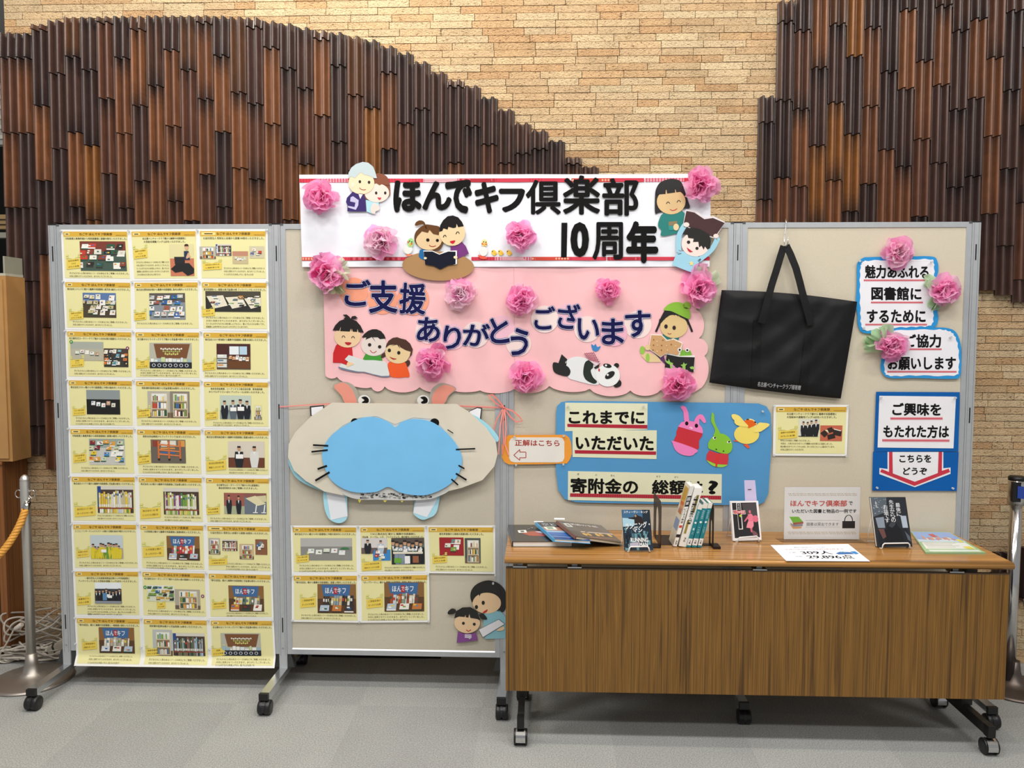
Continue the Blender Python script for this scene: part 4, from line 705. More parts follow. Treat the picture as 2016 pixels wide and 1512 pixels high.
c.s('red_sweater', '235,725 350,790 500,790 515,950 440,1060 400,1125 300,1080 145,1075 150,900 200,760', 'ca1a20', False).s('green_sweater', '760,900 840,945 950,955 1040,935 1067,1040 900,1048 750,1048 703,1010', '3d9730', False).s('orange_dress', '1200,1065 1330,1090 1480,1070 1530,1160 1570,1330 1480,1347 1350,1357 1200,1320 1168,1130', 'ea581f')
c.s('pigtail', '1048,930 1120,885 1132,950 1050,992', '46281a').s('pigtail', '1490,1060 1560,1030 1582,1090 1540,1152 1510,1120', '46281a').up()
c.s('face', ell(418, 592, 248, 204), SK).s('face', ell(908, 750, 238, 203), 'e2d5cd').s('face', ell(1357, 890, 240, 203), 'e2c998').up()
c.s('hair', '140,475 190,380 270,300 370,262 340,250 380,235 330,185 400,180 450,220 475,260 500,215 560,205 612,250 560,245 600,268 490,265 580,300 660,390 720,517 620,510 600,440 595,505 515,500 500,440 490,500 475,440 460,498 280,490 302,380 265,485', '161010', False)
c.s('smiling_eye', stroke([(315, 612), (328, 580), (350, 577), (372, 610)], 13), BLK, False).s('smiling_eye', stroke([(492, 622), (508, 590), (530, 590), (550, 622)], 13), BLK, False).s('mouth', '370,698 485,703 465,740 430,752 395,738', 'b01c28')
c.s('hair', '680,607 730,540 800,485 880,455 960,455 1040,490 1100,560 1127,627 1020,640 980,605 890,605 935,682 870,600 750,650 770,610', '17120f', False).s('eye', ell(828, 745, 32), BLK).s('eye', ell(1015, 782, 32), BLK).s('mouth', stroke([(838, 845), (870, 885), (910, 892), (957, 862)], 11), 'b8242c', False)
c.s('hair', '1125,800 1140,740 1180,670 1260,615 1340,603 1410,628 1500,650 1580,720 1632,830 1612,930 1520,1037 1572,960 1592,872 1500,845 1400,790 1370,742 1395,817 1340,742 1230,762 1300,737 1200,747', '46281a', False).s('eye', ell(1195, 848, 30, 34), BLK).s('eye', ell(1370, 893, 30, 34), BLK).s('mouth', '1200,968 1260,990 1332,1005 1280,1020 1240,1007', 'a82420').up()
c.s('sheet_edge', '255,1150 440,1205 600,1240 730,1245 900,1295 1190,1315 1198,1337 1040,1340 730,1262 580,1258 300,1200', '74809a').up().s('white_sheet', '440,935 740,1030 900,1030 1110,1050 1150,1100 1197,1290 1188,1322 1050,1325 900,1292 730,1246 600,1240 440,1205 262,1155 300,1090 400,1125 440,1065 365,1015', 'd8dcdb', False).up().s('hand', '430,1060 540,1100 480,1130 400,1152', SK).done()
c = Cut('paper_panda', 'laminated cutout of a panda lying on its back with a checked book', 'paper cutout', -.0095, z5)
c.s('leg', '500,838 552,885 540,960 466,930', '1b1b1b', False).s('body', '530,930 570,880 640,860 700,868 760,895 830,960 862,1060 845,1117 780,1120 700,1102 620,1080 560,1052', 'e6e8ea').up().s('leg', '423,915 510,935 560,955 582,1000 560,1040 500,1035 428,1000', '1b1b1b').s('arm', '700,1000 715,920 750,893 790,900 792,960 770,990 790,1050 828,1092 800,1112 740,1087 710,1052', '1c2620').s('ear', ell(1010, 942, 24, 22), '161616').s('ear', '1010,1068 1052,1090 1048,1132 1000,1147 976,1110', '161616').up()
c.s('head', ell(930, 1035, 112, 104), 'eceeee').up().s('eye_patch', ell(925, 945, 40, 19, 12), '161616').s('eye_patch', ell(948, 1032, 52, 28, -35), '161616').s('mouth', ell(848, 985, 8, 15), 'c83040').s('paw', '798,962 852,930 845,960 815,975', '161616', False).up().s('eye', ell(912, 942, 10), 'eeeeee').s('eye', ell(928, 1030, 10), 'eeeeee')
c.s('book', '705,828 800,815 862,915 820,947 755,895', 'e6cdd4', False)
for k in range(6): a = .08+k*.17; c.on('check_line', stroke([(705+95*a, 828-13*a), (760+100*a*.95, 895+50*a-20*a)], 5), 'b84a62', False)
for k in range(5): b = .1+k*.2; c.on('check_line', stroke([(705+52*b, 828+65*b), (800+60*b, 816+98*b)], 5), 'b84a62', False)
c.done()
c = Cut('paper_bird', 'tiny blue cutout bird perched above the panda book', 'paper cutout', -.0095, z5); c.s('bird', '775,745 800,757 815,742 832,770 863,763 842,800 815,812 787,797', '3884c4').done()
c = Cut('paper_cutout', 'laminated cutout of girl in green hat with braids holding a tan book', 'paper cutout', -.0095, z5)
c.s('leg', '1235,815 1290,822 1400,850 1425,912 1300,912 1240,855', 'e2c996', False).s('braid', stroke([(1418, 510), (1412, 545), (1396, 585), (1376, 630)], 19), '1a1418', False).s('braid', stroke([(1668, 515), (1682, 550), (1698, 588), (1714, 630)], 19), '1a1418', False).s('scarf', '1440,652 1500,685 1590,680 1560,722 1460,702', '187670').s('skirt', '1350,820 1450,850 1472,942 1430,900', '583060', False).up()
c.s('sock', ell(1250, 800, 24, 38), '98c64e').s('sock', ell(1300, 870, 18, 40), '98c64e').s('hair', ell(1543, 540, 133, 110), '1a1418').up().s('face', ell(1544, 580, 128, 108), 'dfc28a').up().s('fringe', '1415,560 1430,480 1460,425 1560,430 1640,470 1660,520 1600,492 1575,465 1590,490 1545,460 1555,478 1520,465 1470,500 1440,530', '1a1418', False)
c.s('eye', ell(1470, 580, 16, 20), '2a1416').s('eye', ell(1546, 592, 16, 20), '2a1416').s('mouth', stroke([(1485, 642), (1500, 651), (1520, 645)], 6), 'a03030', False).up().s('hat', '1450,425 1490,377 1560,353 1630,368 1690,430 1687,507 1600,475 1520,438', '8ac03a').s('bobble', ell(1664, 385, 36, 33), '8ac03a').up()
c.s('book_pages', '1330,650 1430,655 1482,705 1540,690 1625,730 1600,850 1460,838 1420,868 1305,785', 'efe8dc', False).up().s('book_cover', '1335,660 1428,664 1480,714 1540,700 1616,738 1578,852 1462,832 1420,862 1312,782', 'cda06e', False).s('hand', ell(1300, 775, 25, 26), 'e2c996')
for k in range(16): R = random.Random(k); c.on('print_dot', ell(1350+(k % 6)*42+R.uniform(-8, 8), 700+(k//6)*48+R.uniform(-8, 8)+12*(k % 2), 6), ('8a5a34', 'e8d0a4')[k % 2])
c.done()
c = Cut('paper_frog', 'cutout of a green frog reading a black book beside the girl in hat', 'paper cutout', -.0125, z5)
c.s('head', '1558,832 1578,800 1600,783 1640,802 1670,785 1695,805 1705,850 1630,868', '76b43c').up().s('book_pages', '1478,822 1600,855 1738,848 1732,1000 1600,985 1462,965', 'eeeee8', False).up().s('book_cover', '1478,838 1592,862 1737,866 1726,1008 1600,978 1458,962', '151512', False).up().s('eye_white', ell(1597, 797, 19), 'f0f0e8').s('eye_white', ell(1668, 800, 19), 'f0f0e8')
c.s('hand', '1462,890 1490,905 1495,880 1510,912 1535,920 1530,975 1512,970 1505,935 1475,918', '90c85a', False).s('hand', '1635,912 1645,930 1668,925 1650,948 1652,990 1625,990 1622,950 1605,938 1628,932', '90c85a', False).s('hand', '1690,958 1715,950 1740,962 1722,978 1700,975', '90c85a', False).up().s('pupil', ell(1597, 797, 10), BLK).s('pupil', ell(1668, 800, 10), BLK).done()
zk = (560, 1020, 4.48)
c = Cut('paper_cutout', 'laminated cutout of mother and girl with pigtails reading, beside the table end', 'paper cutout', -.0065, zk)
c.s('blue_dress', '1760,840 1900,815 1950,870 1950,1060 1770,1067 1755,950', '8ac2ce', False).s('hair', '1640,700 1650,635 1700,580 1790,550 1870,568 1930,615 1960,690 1950,800 1900,830 1760,760 1665,745', '15110e').up().s('face', ell(1785, 750, 125, 92), SK).up().s('fringe', '1650,745 1648,640 1700,580 1790,552 1880,575 1915,670 1740,650 1720,690 1712,668 1690,682', '15110e', False)
c.s('eye', ell(1753, 747, 14, 18), BLK).s('eye', ell(1693, 785, 14, 18), BLK).s('mouth', '1750,830 1790,805 1785,825 1765,838', 'c02020').up().s('paper_edge', '1711,984 1892,892 1945,935 1749,1055', '3a3a40', False).up().s('white_paper', '1715,985 1890,896 1940,935 1750,1050', 'ececf1', False).s('hand', '1875,985 1930,955 1935,985 1890,995', SK)
c.s('purple_top', '1530,1000 1580,1020 1650,1020 1690,1010 1706,1077 1519,1102', '844690', False).s('pigtail', '1440,830 1475,798 1512,810 1500,842 1450,850', '15110e').s('pigtail', '1715,850 1760,850 1788,892 1740,890', '15110e').up()
for y in (1030, 1041, 1052): c.s('collar_stripe', stroke([(1590, y), (1650, y+2)], 6), 'f0eef2', False)
c.s('face', ell(1612, 922, 113, 94), SK).up().s('hair', '1497,885 1512,822 1570,788 1640,785 1700,820 1728,905 1700,890 1640,880 1630,845 1622,878 1600,875 1598,855 1588,872 1540,868', '15110e', False).s('eye', ell(1578, 928, 13), BLK).s('eye', ell(1674, 936, 13), BLK).s('mouth', stroke([(1603, 985), (1622, 999), (1645, 985)], 7), 'b82028', False).done()
# ================================================================== hippo head
zh = (540, 740, 3.877); T = Thing('hippo_head', 'big cardboard hippo head with blue muzzle and black whiskers on the second board', 'paper craft')
def hp(pts, sm=True):
    pts = pp(pts) if isinstance(pts, str) else pts
    if sm and len(pts) < 36: pts = smooth(pts)
    return [(zh[0]+x/zh[2], zh[1]+y/zh[2]) for x, y in pts]
def hs(name, pts, Y, col, th=.0008, sm=True, m=PAPER, sub=()): mb = MB(); cutout(mb, hp(pts, sm), Y, th, col); T.part(name, mb, m, sub)
def hm(pts, Y, col, th=.0004, sm=True): mb = MB(); cutout(mb, hp(pts, sm), Y, th, col); return mb
for e, r in (('445,80 500,48 570,52 630,105 645,212 545,212 508,150', '455,82 500,55 550,60 600,115 628,212 548,212 512,150'), ('1195,215 1188,140 1222,80 1292,55 1388,95 1335,150 1290,218', '1205,215 1205,160 1235,105 1300,68 1380,97 1328,150 1288,218')):
    hs('ear', e, -.0095, 'aaa396', .0006, True, LAMI, [('ear_inner', hm(r, -.0101, 'e69684'), PAPER)])
for x, s in ((690, 1), (1140, 1)): hs('eye', ell(x, 200, 62, 58), -.0115, 'a9a49a', .0006, True, LAMI, [('eye_white', hm(ell(x-4, 186, 46, 40), -.0121, 'e2e0da'), PAPER), ('pupil', hm('%d,165 %d,158 %d,178 %d,205 %d,212 %d,200 %d,185' % (x-25, x+8, x+30, x+25, x-10, x-20, x-2), -.0127, '0e0d0d'), PAPER)])
for o, i in (('270,232 380,222 380,300 275,305', '282,242 372,232 370,300 285,302'), ('1476,275 1548,238 1588,243 1575,365 1500,330', '1490,272 1550,246 1578,252 1566,355 1510,322')): hs('upper_tooth', o, -.0105, '3a3a3c', .0004, False, PAPER, [('tooth_face', hm(o if 0 else i, -.0111, 'f0f0f4', .0004, False), PAPER)])
for p in ('1490,290 1600,385 1690,500 1712,470 1650,390 1560,320', '115,640 140,740 210,810 330,865 400,880 300,800'): hs('blue_backing', p, -.02, 'a4dcee')
for bk, tw in (('388,860 380,990 410,1080 455,1115 510,1122 555,1085 556,990 540,880', '392,860 535,890 560,1072 432,1100'), ('1252,880 1250,1000 1225,1060 1180,1085 1130,1098 1078,1070 1062,1030 1100,900', '1250,880 1240,950 1165,1080 1060,1045 1095,900')): hs('lower_tooth', bk, -.012, 'aee2f2', .001, True, PAPER, [('tooth_face', hm(tw, -.0128, 'eef0f6', .0005, False), PAPER)])
hs('newspaper', '380,560 440,440 560,350 640,308 760,300 1100,315 1200,308 1290,380 1400,500 1420,700 1350,860 1240,925 1150,945 1000,950 800,945 640,942 520,900 430,810', -.0325, 'cfcfcb', .001)
mb = T.p[-1][1]; R = random.Random(4)
for k in range(150):
    x, y = R.uniform(650, 1180), R.uniform(890, 928)
    if k < 25: continue
    w_, h_ = R.uniform(8, 26), R.uniform(3, 14); cutout(mb, hp([(x, y), (x+w_, y), (x+w_, y+h_), (x, y+h_)], False), -.0331, .0003, R.choice(('8a8a88', 'a4a4a2', 'b8b8b6', '3a3a3a', '9a9a98')))
hs('head', '440,205 900,212 1390,215 1500,285 1620,400 1690,500 1704,600 1680,690 1590,795 1430,855 1335,878 1320,800 1400,640 1350,480 1225,330 1060,318 920,370 780,308 640,322 520,380 420,480 372,620 410,760 500,880 530,913 380,882 240,802 150,722 105,620 110,520 160,430 280,310', -.0335, 'dad3c2', .003, False)
for y in ('640,948 664,945 650,970', '830,952 860,950 845,964', '965,955 985,953 975,966'): hs('yellow_tooth', y, -.0325, 'e2d246', .0006, False)
for x, y, r in ((615, 352, 30), (1223, 358, 35)): hs('nostril', ell(x, y, r, r*.95), -.0345, '121213', .0004)
hs('muzzle', '365,620 380,540 430,460 520,390 640,330 740,313 830,333 890,365 925,392 980,347 1080,330 1200,352 1300,420 1380,510 1430,610 1425,700 1380,790 1290,860 1180,905 1080,912 960,890 870,848 780,885 660,892 560,875 460,820 400,740', -.0405, '7ac0ee', .003)
for a, b, w_ in (((295, 528), (412, 534), 13), ((283, 580), (408, 566), 13), ((330, 712), (402, 686), 15), ((313, 800), (422, 735), 15), ((1386, 562), (1534, 556), 11), ((1406, 683), (1452, 709), 11), ((1386, 745), (1467, 795), 13), ((1352, 788), (1403, 833), 11), ((1322, 410), (1366, 438), 7)): hs('whisker', stroke([a, b], w_), -.0416, '121213', .0004, False)
T.done()
def ribbon_tube(mb, pts, Y, w_=.004, col='f08a80'):
    P_ = [onY(zh[0]+x/zh[2], zh[1]+y/zh[2], Y+dy) for x, y, dy in pts]
    vs = []; n = len(P_)
    for i, p in enumerate(P_):
        t = (P_[min(i+1, n-1)]-P_[max(i-1, 0)]).normalized(); s = t.cross(Vector((0, 1, 0))).normalized()*w_/2; vs += [p+s, p-s]
    return mb.add(vs, [(2*i, 2*i+2, 2*i+3, 2*i+1) for i in range(n-1)], col, True)
T = Thing('ribbon', 'pink plastic ribbon stretched behind the hippo head and tied in a bow', 'ribbon'); RIB = mat('shiny_ribbon', .3, coat=.3)
mb = MB(); ribbon_tube(mb, [(40, 238, 0), (200, 226, 0), (420, 214, 0), (900, 225, .0), (1400, 230, 0), (1560, 238, 0), (1750, 243, 0)], -.0085, .005); ribbon_tube(mb, [(40, 234, 0), (420, 218, 0), (900, 222, 0), (1400, 226, 0), (1750, 239, 0)], -.009, .003, 'f4a49a'); T.part('strand', mb, RIB)
for lp in ([(1750, 243, 0), (1700, 215, -.006), (1650, 170, -.01), (1636, 148, -.008), (1665, 143, -.004), (1710, 185, 0), (1752, 240, 0)], [(1755, 245, 0), (1820, 268, -.006), (1870, 310, -.01), (1892, 345, -.008), (1850, 352, -.004), (1800, 310, 0), (1755, 246, 0)]): T.part('bow_loop', ribbon_tube(MB(), lp, -.011, .006), RIB)
for k, tl in enumerate(([(1748, 245, 0), (1700, 330, -.003), (1662, 440, -.002)], [(1750, 245, 0), (1725, 380, -.003), (1712, 600, -.004)], [(1755, 245, 0), (1745, 380, -.004), (1752, 480, -.006), (1740, 600, -.002)], [(1757, 245, 0), (1770, 400, -.006), (1760, 520, -.004), (1790, 605, -.004)])): T.part('ribbon_tail', ribbon_tube(MB(), tl, -.0105-.0006*k, .005, ('f08a80', 'f4a096')[k % 2]), RIB)
T.part('knot', MB().lathe([(.002, -.004), (.005, -.002), (.005, .002), (.002, .004)], onY(540+1753/3.877, 740+243/3.877, -.012), 10, 'e87a72'), RIB)
T.done()
# ================================================================== pasted signs
def sign(T, z, Y):
    f = lambda x, y: (z[0]+x/z[2], z[1]+y/z[2])
    def card(name, pts, dy, col, sm=False, th=.0007, m=PAPER):
        pts = pp(pts) if isinstance(pts, str) else pts; pts = smooth(pts, 9) if sm else pts; pts = [(x+2.6*sin(k*1.4), y+2.6*cos(k*1.4)) for k, (x, y) in enumerate(pts)] if sm == 'wavy' else pts; mb = MB(); cutout(mb, [f(*p) for p in pts], Y-dy, th, col); T.part(name, mb, m); return T.p[-1]
    def words_(name, s, q4, dy, col, bold, host, th=.0003):
        q = pp(q4); fn = quad(*[f(*p) for p in q], Y-dy); host[3].append((name, put_text(MB(), s, lambda a, b: fn(a, b), col, bold, th), PAPER))
    def tp(q4, dy, kind, host):
        q = pp(q4); fn = quad(*[f(*p) for p in q], Y-dy); mb = MB(); tape(mb, lambda s, t, d=0.: fn(s, t, d), 0, 1, 0, 1, kind, .0) if 0 else None
        n = max(6, int(abs(q[1][0]-q[0][0])/z[2]/2.2)); rect(mb, fn, 0, 0, 1, 1, {'grid': 'eec4ca', 'plain': 'b92f40', 'plaid': 'a82c3a'}[kind], 0)
        for k in range(n):
            rect(mb, fn, (k+.25)/n, 0, (k+.72)/n, 1, {'grid': 'cf4a5c', 'plain': 'a62538', 'plaid': 'c24854' if k % 2 else 'a82c3a'}[kind], .0002)
        if kind == 'grid': rect(mb, fn, 0, .35, 1, .62, 'cf4a5c', .0004)
        host[3].append(('underline_tape', mb, PAPER))
    return card, words_, tp
zs = (980, 760, 3.6)
T = Thing('blue_sign', 'wide light blue rounded board asking the total of donations, behind the books', 'sign'); card, wd, tp = sign(T, zs, -.0085)
card('blue_sheet', '414,190 420,142 450,114 500,106 800,108 1200,114 1700,120 1850,124 1905,145 1935,195 1942,400 1925,640 1918,760 1890,822 1840,846 1500,842 1200,836 800,830 560,824 475,802 428,735 412,600 412,400', 0, '5597c9', False)
h = card('cream_card', '478,118 1062,124 1060,308 476,320', .0009, 'e0e1c2'); wd('lettering', 'これまでに', '502,172 1040,176 1040,272 502,268', .0013, '0d0c09', .038, h); tp('492,268 1060,276 1060,302 494,290', .0012, 'plain', h)
h = card('cream_card', '530,310 1127,314 1125,518 530,503', .0012, 'e0e1c2'); wd('lettering', 'いただいた', '552,352 1105,356 1105,460 552,452', .0016, '0d0c09', .038, h); tp('545,454 1123,464 1121,488 547,478', .0015, 'plain', h)
h = card('cream_card', '498,603 1588,625 1586,830 497,808', .0009, 'e0e1c2'); wd('lettering', '寄附金の', '515,648 995,660 995,770 515,760', .0013, '0d0c09', .034, h); wd('lettering', '総額は', '1092,664 1455,668 1455,770 1092,768', .0013, '0d0c09', .034, h); wd('lettering', '?', '1492,669 1562,671 1562,768 1492,767', .0013, '0d0c09', .04, h); tp('513,760 1583,778 1583,805 512,785', .0012, 'plaid', h)
for s, x, y in (('き', 570, 624), ('ふ', 697, 628), ('きん', 815, 634), ('そう', 1137, 641), ('がく', 1265, 645)): wd('furigana', s, '%d,%d %d,%d %d,%d %d,%d' % (x-7*len(s), y-6, x+7*len(s), y-6, x+7*len(s), y+7, x-7*len(s), y+7), .0013, '2a2820', .0, h)
T.done()
T = Thing('arrow_sign', 'small orange framed sign with red arrow beside the ribbon bow', 'sign'); card, wd, tp = sign(T, zs, -.0105)
card('orange_frame', '75,348 300,347 480,345 505,365 520,400 526,480 512,520 490,549 300,554 80,556 48,540 30,510 26,430 48,368', 0, 'ec9c3c'); h = card('white_card', '80,395 95,372 125,364 430,364 460,370 472,395 472,510 460,535 430,541 120,541 92,533 80,510', .0008, 'e6e2da')
wd('lettering', '正解はこちら', '122,380 438,382 438,428 122,424', .0012, 'a8342c', .02, h)
A = pp('113,490 156,450 156,468 199,468 199,508 156,508 156,526'); mb = MB()
for k in range(7): cutout(mb, [(zs[0]+x/zs[2], zs[1]+y/zs[2]) for x, y in stroke([A[k], A[(k+1) % 7]], 5)], -.0117, .0003, 'a8342c')
h[3].append(('arrow_outline', mb, PAPER)); T.done()
zo = (1300, 780, 8.4)
c = Cut('paper_rabbit', 'pink folded paper rabbit with open red mouth on the blue sign', 'paper craft', -.0105, zo, m=PAPER)
c.s('ear', '400,415 380,260 335,180 370,158 420,180 455,250 470,330 472,425', 'f084c0').s('ear', '560,432 590,350 640,305 700,310 745,380 752,432 715,440 650,375 635,462', 'f084c0').s('mouth', '300,505 700,615 690,660 640,730 640,860 600,882 218,742 265,640 265,590', 'c9343f', False).up().s('jaw', '205,780 218,742 600,880 570,950 510,985 440,985 340,960 250,890', 'f084c0').s('head', '293,502 350,430 430,412 500,410 570,425 640,460 690,520 707,580 702,617', 'f084c0', False).up()
c.s('eye', ell(437, 450, 27, 33), '1c1014').s('eye', ell(597, 488, 27, 33), '1c1014').s('nose', '470,515 510,503 542,530 520,547', 'f6c6d6', False).done()
c = Cut('paper_snake', 'green folded paper snake with red mouth and curling tail on the blue sign', 'paper craft', -.0105, zo, m=PAPER)
c.s('tail', '855,270 890,310 895,390 920,480 970,570 985,640 880,655 905,560 850,440 840,390', '88c43a').s('jaw', '758,1045 900,1112 1105,1125 1060,1167 970,1174 850,1142', 'a0d44c').up().s('mouth', '810,895 950,945 1122,950 1127,1040 1112,1132 920,1122 758,1052 770,960', 'd23c46', False).up().s('head', '790,830 800,760 870,670 960,625 1050,625 1140,690 1190,790 1180,890 1120,950 1000,940 900,905 810,870', '88c43a').s('tongue', stroke([(955, 948), (935, 1060), (925, 1165)], 28), 'dc3c2e', False).up()
c.s('eye_white', '862,685 890,668 928,705 885,717', 'f2f2ec', False).s('eye_white', '1102,760 1130,733 1174,770 1115,777', 'f2f2ec', False).s('nostril', ell(925, 880, 14, 9, 40), BLK).s('nostril', ell(1045, 908, 14, 9, -30), BLK).up().s('pupil', ell(903, 690, 15), BLK).s('pupil', ell(1137, 753, 15), BLK).done()
c = Cut('paper_bird', 'yellow paper duck with orange bill and raised wings on the blue sign', 'paper craft', -.0105, zo, m=PAPER)
c.s('foot', '1205,735 1260,725 1330,735 1325,772 1290,750 1230,752', 'e4603c', False).s('foot', '1370,800 1440,790 1475,830 1470,862 1440,860 1400,825', 'e4603c', False).s('head', ell(1490, 460, 110, 85, 20), 'f2e2a0').up().s('body', ell(1428, 630, 208, 160), 'eeda6c').s('eye', ell(1445, 388, 26, 13, -10), '2a2018').s('eye', ell(1566, 432, 20, 14, 30), '2a2018').up().s('bill', '1383,405 1450,390 1530,400 1592,470 1460,532', 'e46622', False).up()
c.s('wing', '1178,312 1230,297 1310,330 1380,410 1455,505 1290,487 1230,440 1225,400 1195,370', 'f2de78').s('wing', '1548,585 1620,450 1700,440 1792,455 1797,490 1700,562 1650,588', 'f2de78').done()
zq = (1660, 440, 2.8006)
BL = '2f93d4'
T = Thing('cloud_sign', 'upper white cloud shaped sign with blue edge and three text lines', 'sign'); card, wd, tp = sign(T, zq, -.006)
card('blue_edge', '75,260 80,215 110,190 150,185 350,182 490,182 520,210 525,260 515,310 525,400 520,480 525,530 500,572 400,577 250,600 120,605 85,570 78,500 70,440 75,330', 0, BL, True); h = card('white_sheet', '95,250 105,215 140,205 320,200 480,198 500,220 502,300 495,400 498,500 485,560 400,570 280,575 130,590 100,560 95,480 92,350', .0008, 'ececf2', 'wavy')
for s, a in (('魅力あふれる', '120,228 472,230 472,305 120,303'), ('図書館に', '155,348 432,350 432,425 155,423'), ('するために', '130,475 455,475 455,548 130,548')): wd('lettering', s, a, .0012, '111013', .036, h)
for a in ('113,308 473,308 473,319 113,319', '153,430 440,430 440,441 153,441', '122,552 462,552 462,563 122,563'): tp(a, .0011, 'grid', h)
T.done()
T = Thing('cloud_sign', 'lower white cloud shaped sign with blue edge and two text lines', 'sign'); card, wd, tp = sign(T, zq, -.0078)
card('blue_edge', '240,590 300,580 500,573 580,578 622,600 647,660 652,740 645,840 600,857 400,852 260,852 215,822 208,770 228,680', 0, BL, True); h = card('white_sheet', '250,600 500,585 580,592 615,620 635,690 637,800 610,838 400,838 260,840 228,810 235,700', .0008, 'ececf2', 'wavy')
for s, a in (('ご協力', '340,610 540,610 540,685 340,685'), ('お願いします', '245,735 622,735 622,808 245,808')): wd('lettering', s, a, .0012, '111013', .036, h)
for a in ('350,688 543,688 543,699 350,699', '243,812 625,812 625,823 243,823'): tp(a, .0011, 'grid', h)
T.done()
T = Thing('square_sign', 'deep blue square sign with white card inviting interested visitors', 'sign'); card, wd, tp = sign(T, zq, -.006)
card('blue_sheet', '182,928 643,930 635,1257 170,1257', 0, '0d5ca8'); h = card('white_card', '200,950 622,955 608,1240 190,1235', .0008, 'ececf0')
for s, a in (('ご興味を', '272,988 542,990 540,1062 270,1060'), ('もたれた方は', '222,1110 585,1112 583,1184 220,1182')): wd('lettering', s, a, .0012, '111013', .036, h)
for a in ('260,1068 548,1068 548,1083 260,1083', '215,1188 586,1190 586,1205 215,1203'): tp(a, .0011, 'grid', h)
T.done()
T = Thing('arrow_sign', 'deep blue sign with white and red down arrow below the square sign', 'sign'); card, wd, tp = sign(T, zq, -.005)
card('blue_sheet', '165,1258 637,1260 627,1475 160,1473', 0, '0b5cab'); card('white_arrow', '245,1260 552,1260 552,1350 592,1346 592,1380 395,1454 200,1382 200,1348 245,1354', .0008, 'eceef2'); card('red_arrow', '253,1260 546,1260 544,1364 582,1352 590,1370 393,1447 204,1370 212,1354 253,1370', .0013, 'c93a4c'); h = card('white_face', '272,1260 526,1260 522,1376 395,1424 274,1378', .0018, 'ececf0')
for s, a in (('こちらを', '310,1275 486,1275 486,1318 310,1318'), ('どうぞ', '330,1345 463,1345 463,1386 330,1386')): wd('lettering', s, a, .0022, '111013', .032, h)
T.done()
# ================================================================== black tote bag on a hook
zg = (1380, 430, 3.6875); gp = lambda x, y, Y: onY(zg[0]+x/zg[2], zg[1]+y/zg[2], Y)
T = Thing('tote_bag', 'big black fabric tote bag hanging from the top rail', 'bag')
def bagf(s, t, back=False):
    tl, tr, br, bl = (150, 520), (1135, 605), (1015, 1308), (60, 1192)
    x = (tl[0]*(1-s)+tr[0]*s)*(1-t)+(bl[0]*(1-s)+br[0]*s)*t; y = (tl[1]*(1-s)+tr[1]*s)*(1-t)+(bl[1]*(1-s)+br[1]*s)*t
    y += 9*sin(pi*s)*t-10*sin(pi*s)*(1-t)*0+(-18*sin(pi*s))*(1-t); e = min(s, 1-s, t*1.3+.02, 1-t)
    bulge = .018*min(1, (max(e, 0)*9))**.5
    w_ = .0022*sin(7*s+4*t)+.0014*sin(15*s-11*t+1)+.0012*sin(19*t+9*s*s*3)+.0035*max(0, 1-abs(t-.28-.05*sin(5*s))*14)*(s < .28)+.003*max(0, 1-abs(t-.62+.2*(s-.2))*12)*(s < .33)-.003*max(0, 1-abs(s-.8-.15*(t-.5))*12)
    return gp(x, y, -.016-(0 if back else bulge+max(e*5, 0 if e < .0 else min(e*8, 1))*w_))
mb = MB(); mb.grid(lambda s, t: bagf(s, 1-t), 56, 44, '0f1013'); mb.grid(lambda s, t: bagf(1-s, 1-t, True), 20, 16, '0f1013'); T.part('body', mb, CLOTH)
def strap(path, w_, lift, col='09090b'):
    n = len(path); vs = []
    P_ = [gp(x, y, Y) for x, y, Y in path]
    for i, p in enumerate(P_):
        t = (P_[min(i+1, n-1)]-P_[max(i-1, 0)]).normalized(); s = t.cross(Vector((0, 1, 0))).normalized()*w_/2; vs += [p+s, p-s]
    return MB().add(vs+[Vector(v)+Vector((0, .0015, 0)) for v in vs], [(2*i, 2*i+2, 2*i+3, 2*i+1) for i in range(n-1)]+[(2*n+2*i+1, 2*n+2*i+3, 2*n+2*i+2, 2*n+2*i) for i in range(n-1)], col, True)
YS = -.047
def onbag(s0, s1, t0, t1, n=10): return [(lambda a: (0, 0, 0))(0)]
T.part('handle', strap([(437, 760, -.05), (455, 700, -.052), (485, 590, -.05), (515, 480, -.046), (550, 370, -.04), (580, 270, -.034), (602, 200, -.03)], .028, 0), CLOTH)
T.part('handle', strap([(618, 195, -.031), (650, 260, -.036), (690, 360, -.041), (715, 450, -.045), (735, 530, -.049), (765, 640, -.052), (800, 775, -.05)], .028, 0), CLOTH)
def web(sa, sb, t0):
    mb = MB(); f = lambda a, b: bagf(lerp(sa[0], sb[0], b)+(a-.5)*.062, t0+(.995-t0)*b)+Vector((0, -.0022, 0)); mb.grid(lambda a, b: f(a, 1-b), 4, 30, '08080a'); return mb
T.part('webbing', web((.295,), (.345,), .3), CLOTH); T.part('webbing', web((.675,), (.71,), .2), CLOTH)
def bq(a, b):
    u = lerp(.36, .685, a); v = lerp(.918, .968, b)-.0*a; return bagf(u, v-.012*a)+Vector((0, -.0035, 0))
T.part('lettering', put_text(MB(), '名古屋ベンチャークラブ様寄贈', bq, 'c9cbd0', .008), PRINT)
T.done()
hk = MB(); hx = lambda x, y, Y: gp(x, y, Y)
pts = [gp(612, 30, .034)+Vector((0, 0, -.02)), gp(614, 18, .034), gp(616, 12, .02)+Vector((0, 0, .004)), gp(616, 14, -.004)+Vector((0, 0, .006)), gp(620, 35, -.012), gp(612, 90, -.014), gp(604, 150, -.02), gp(606, 190, -.03), gp(618, 205, -.037), gp(630, 185, -.043), gp(633, 135, -.045)]
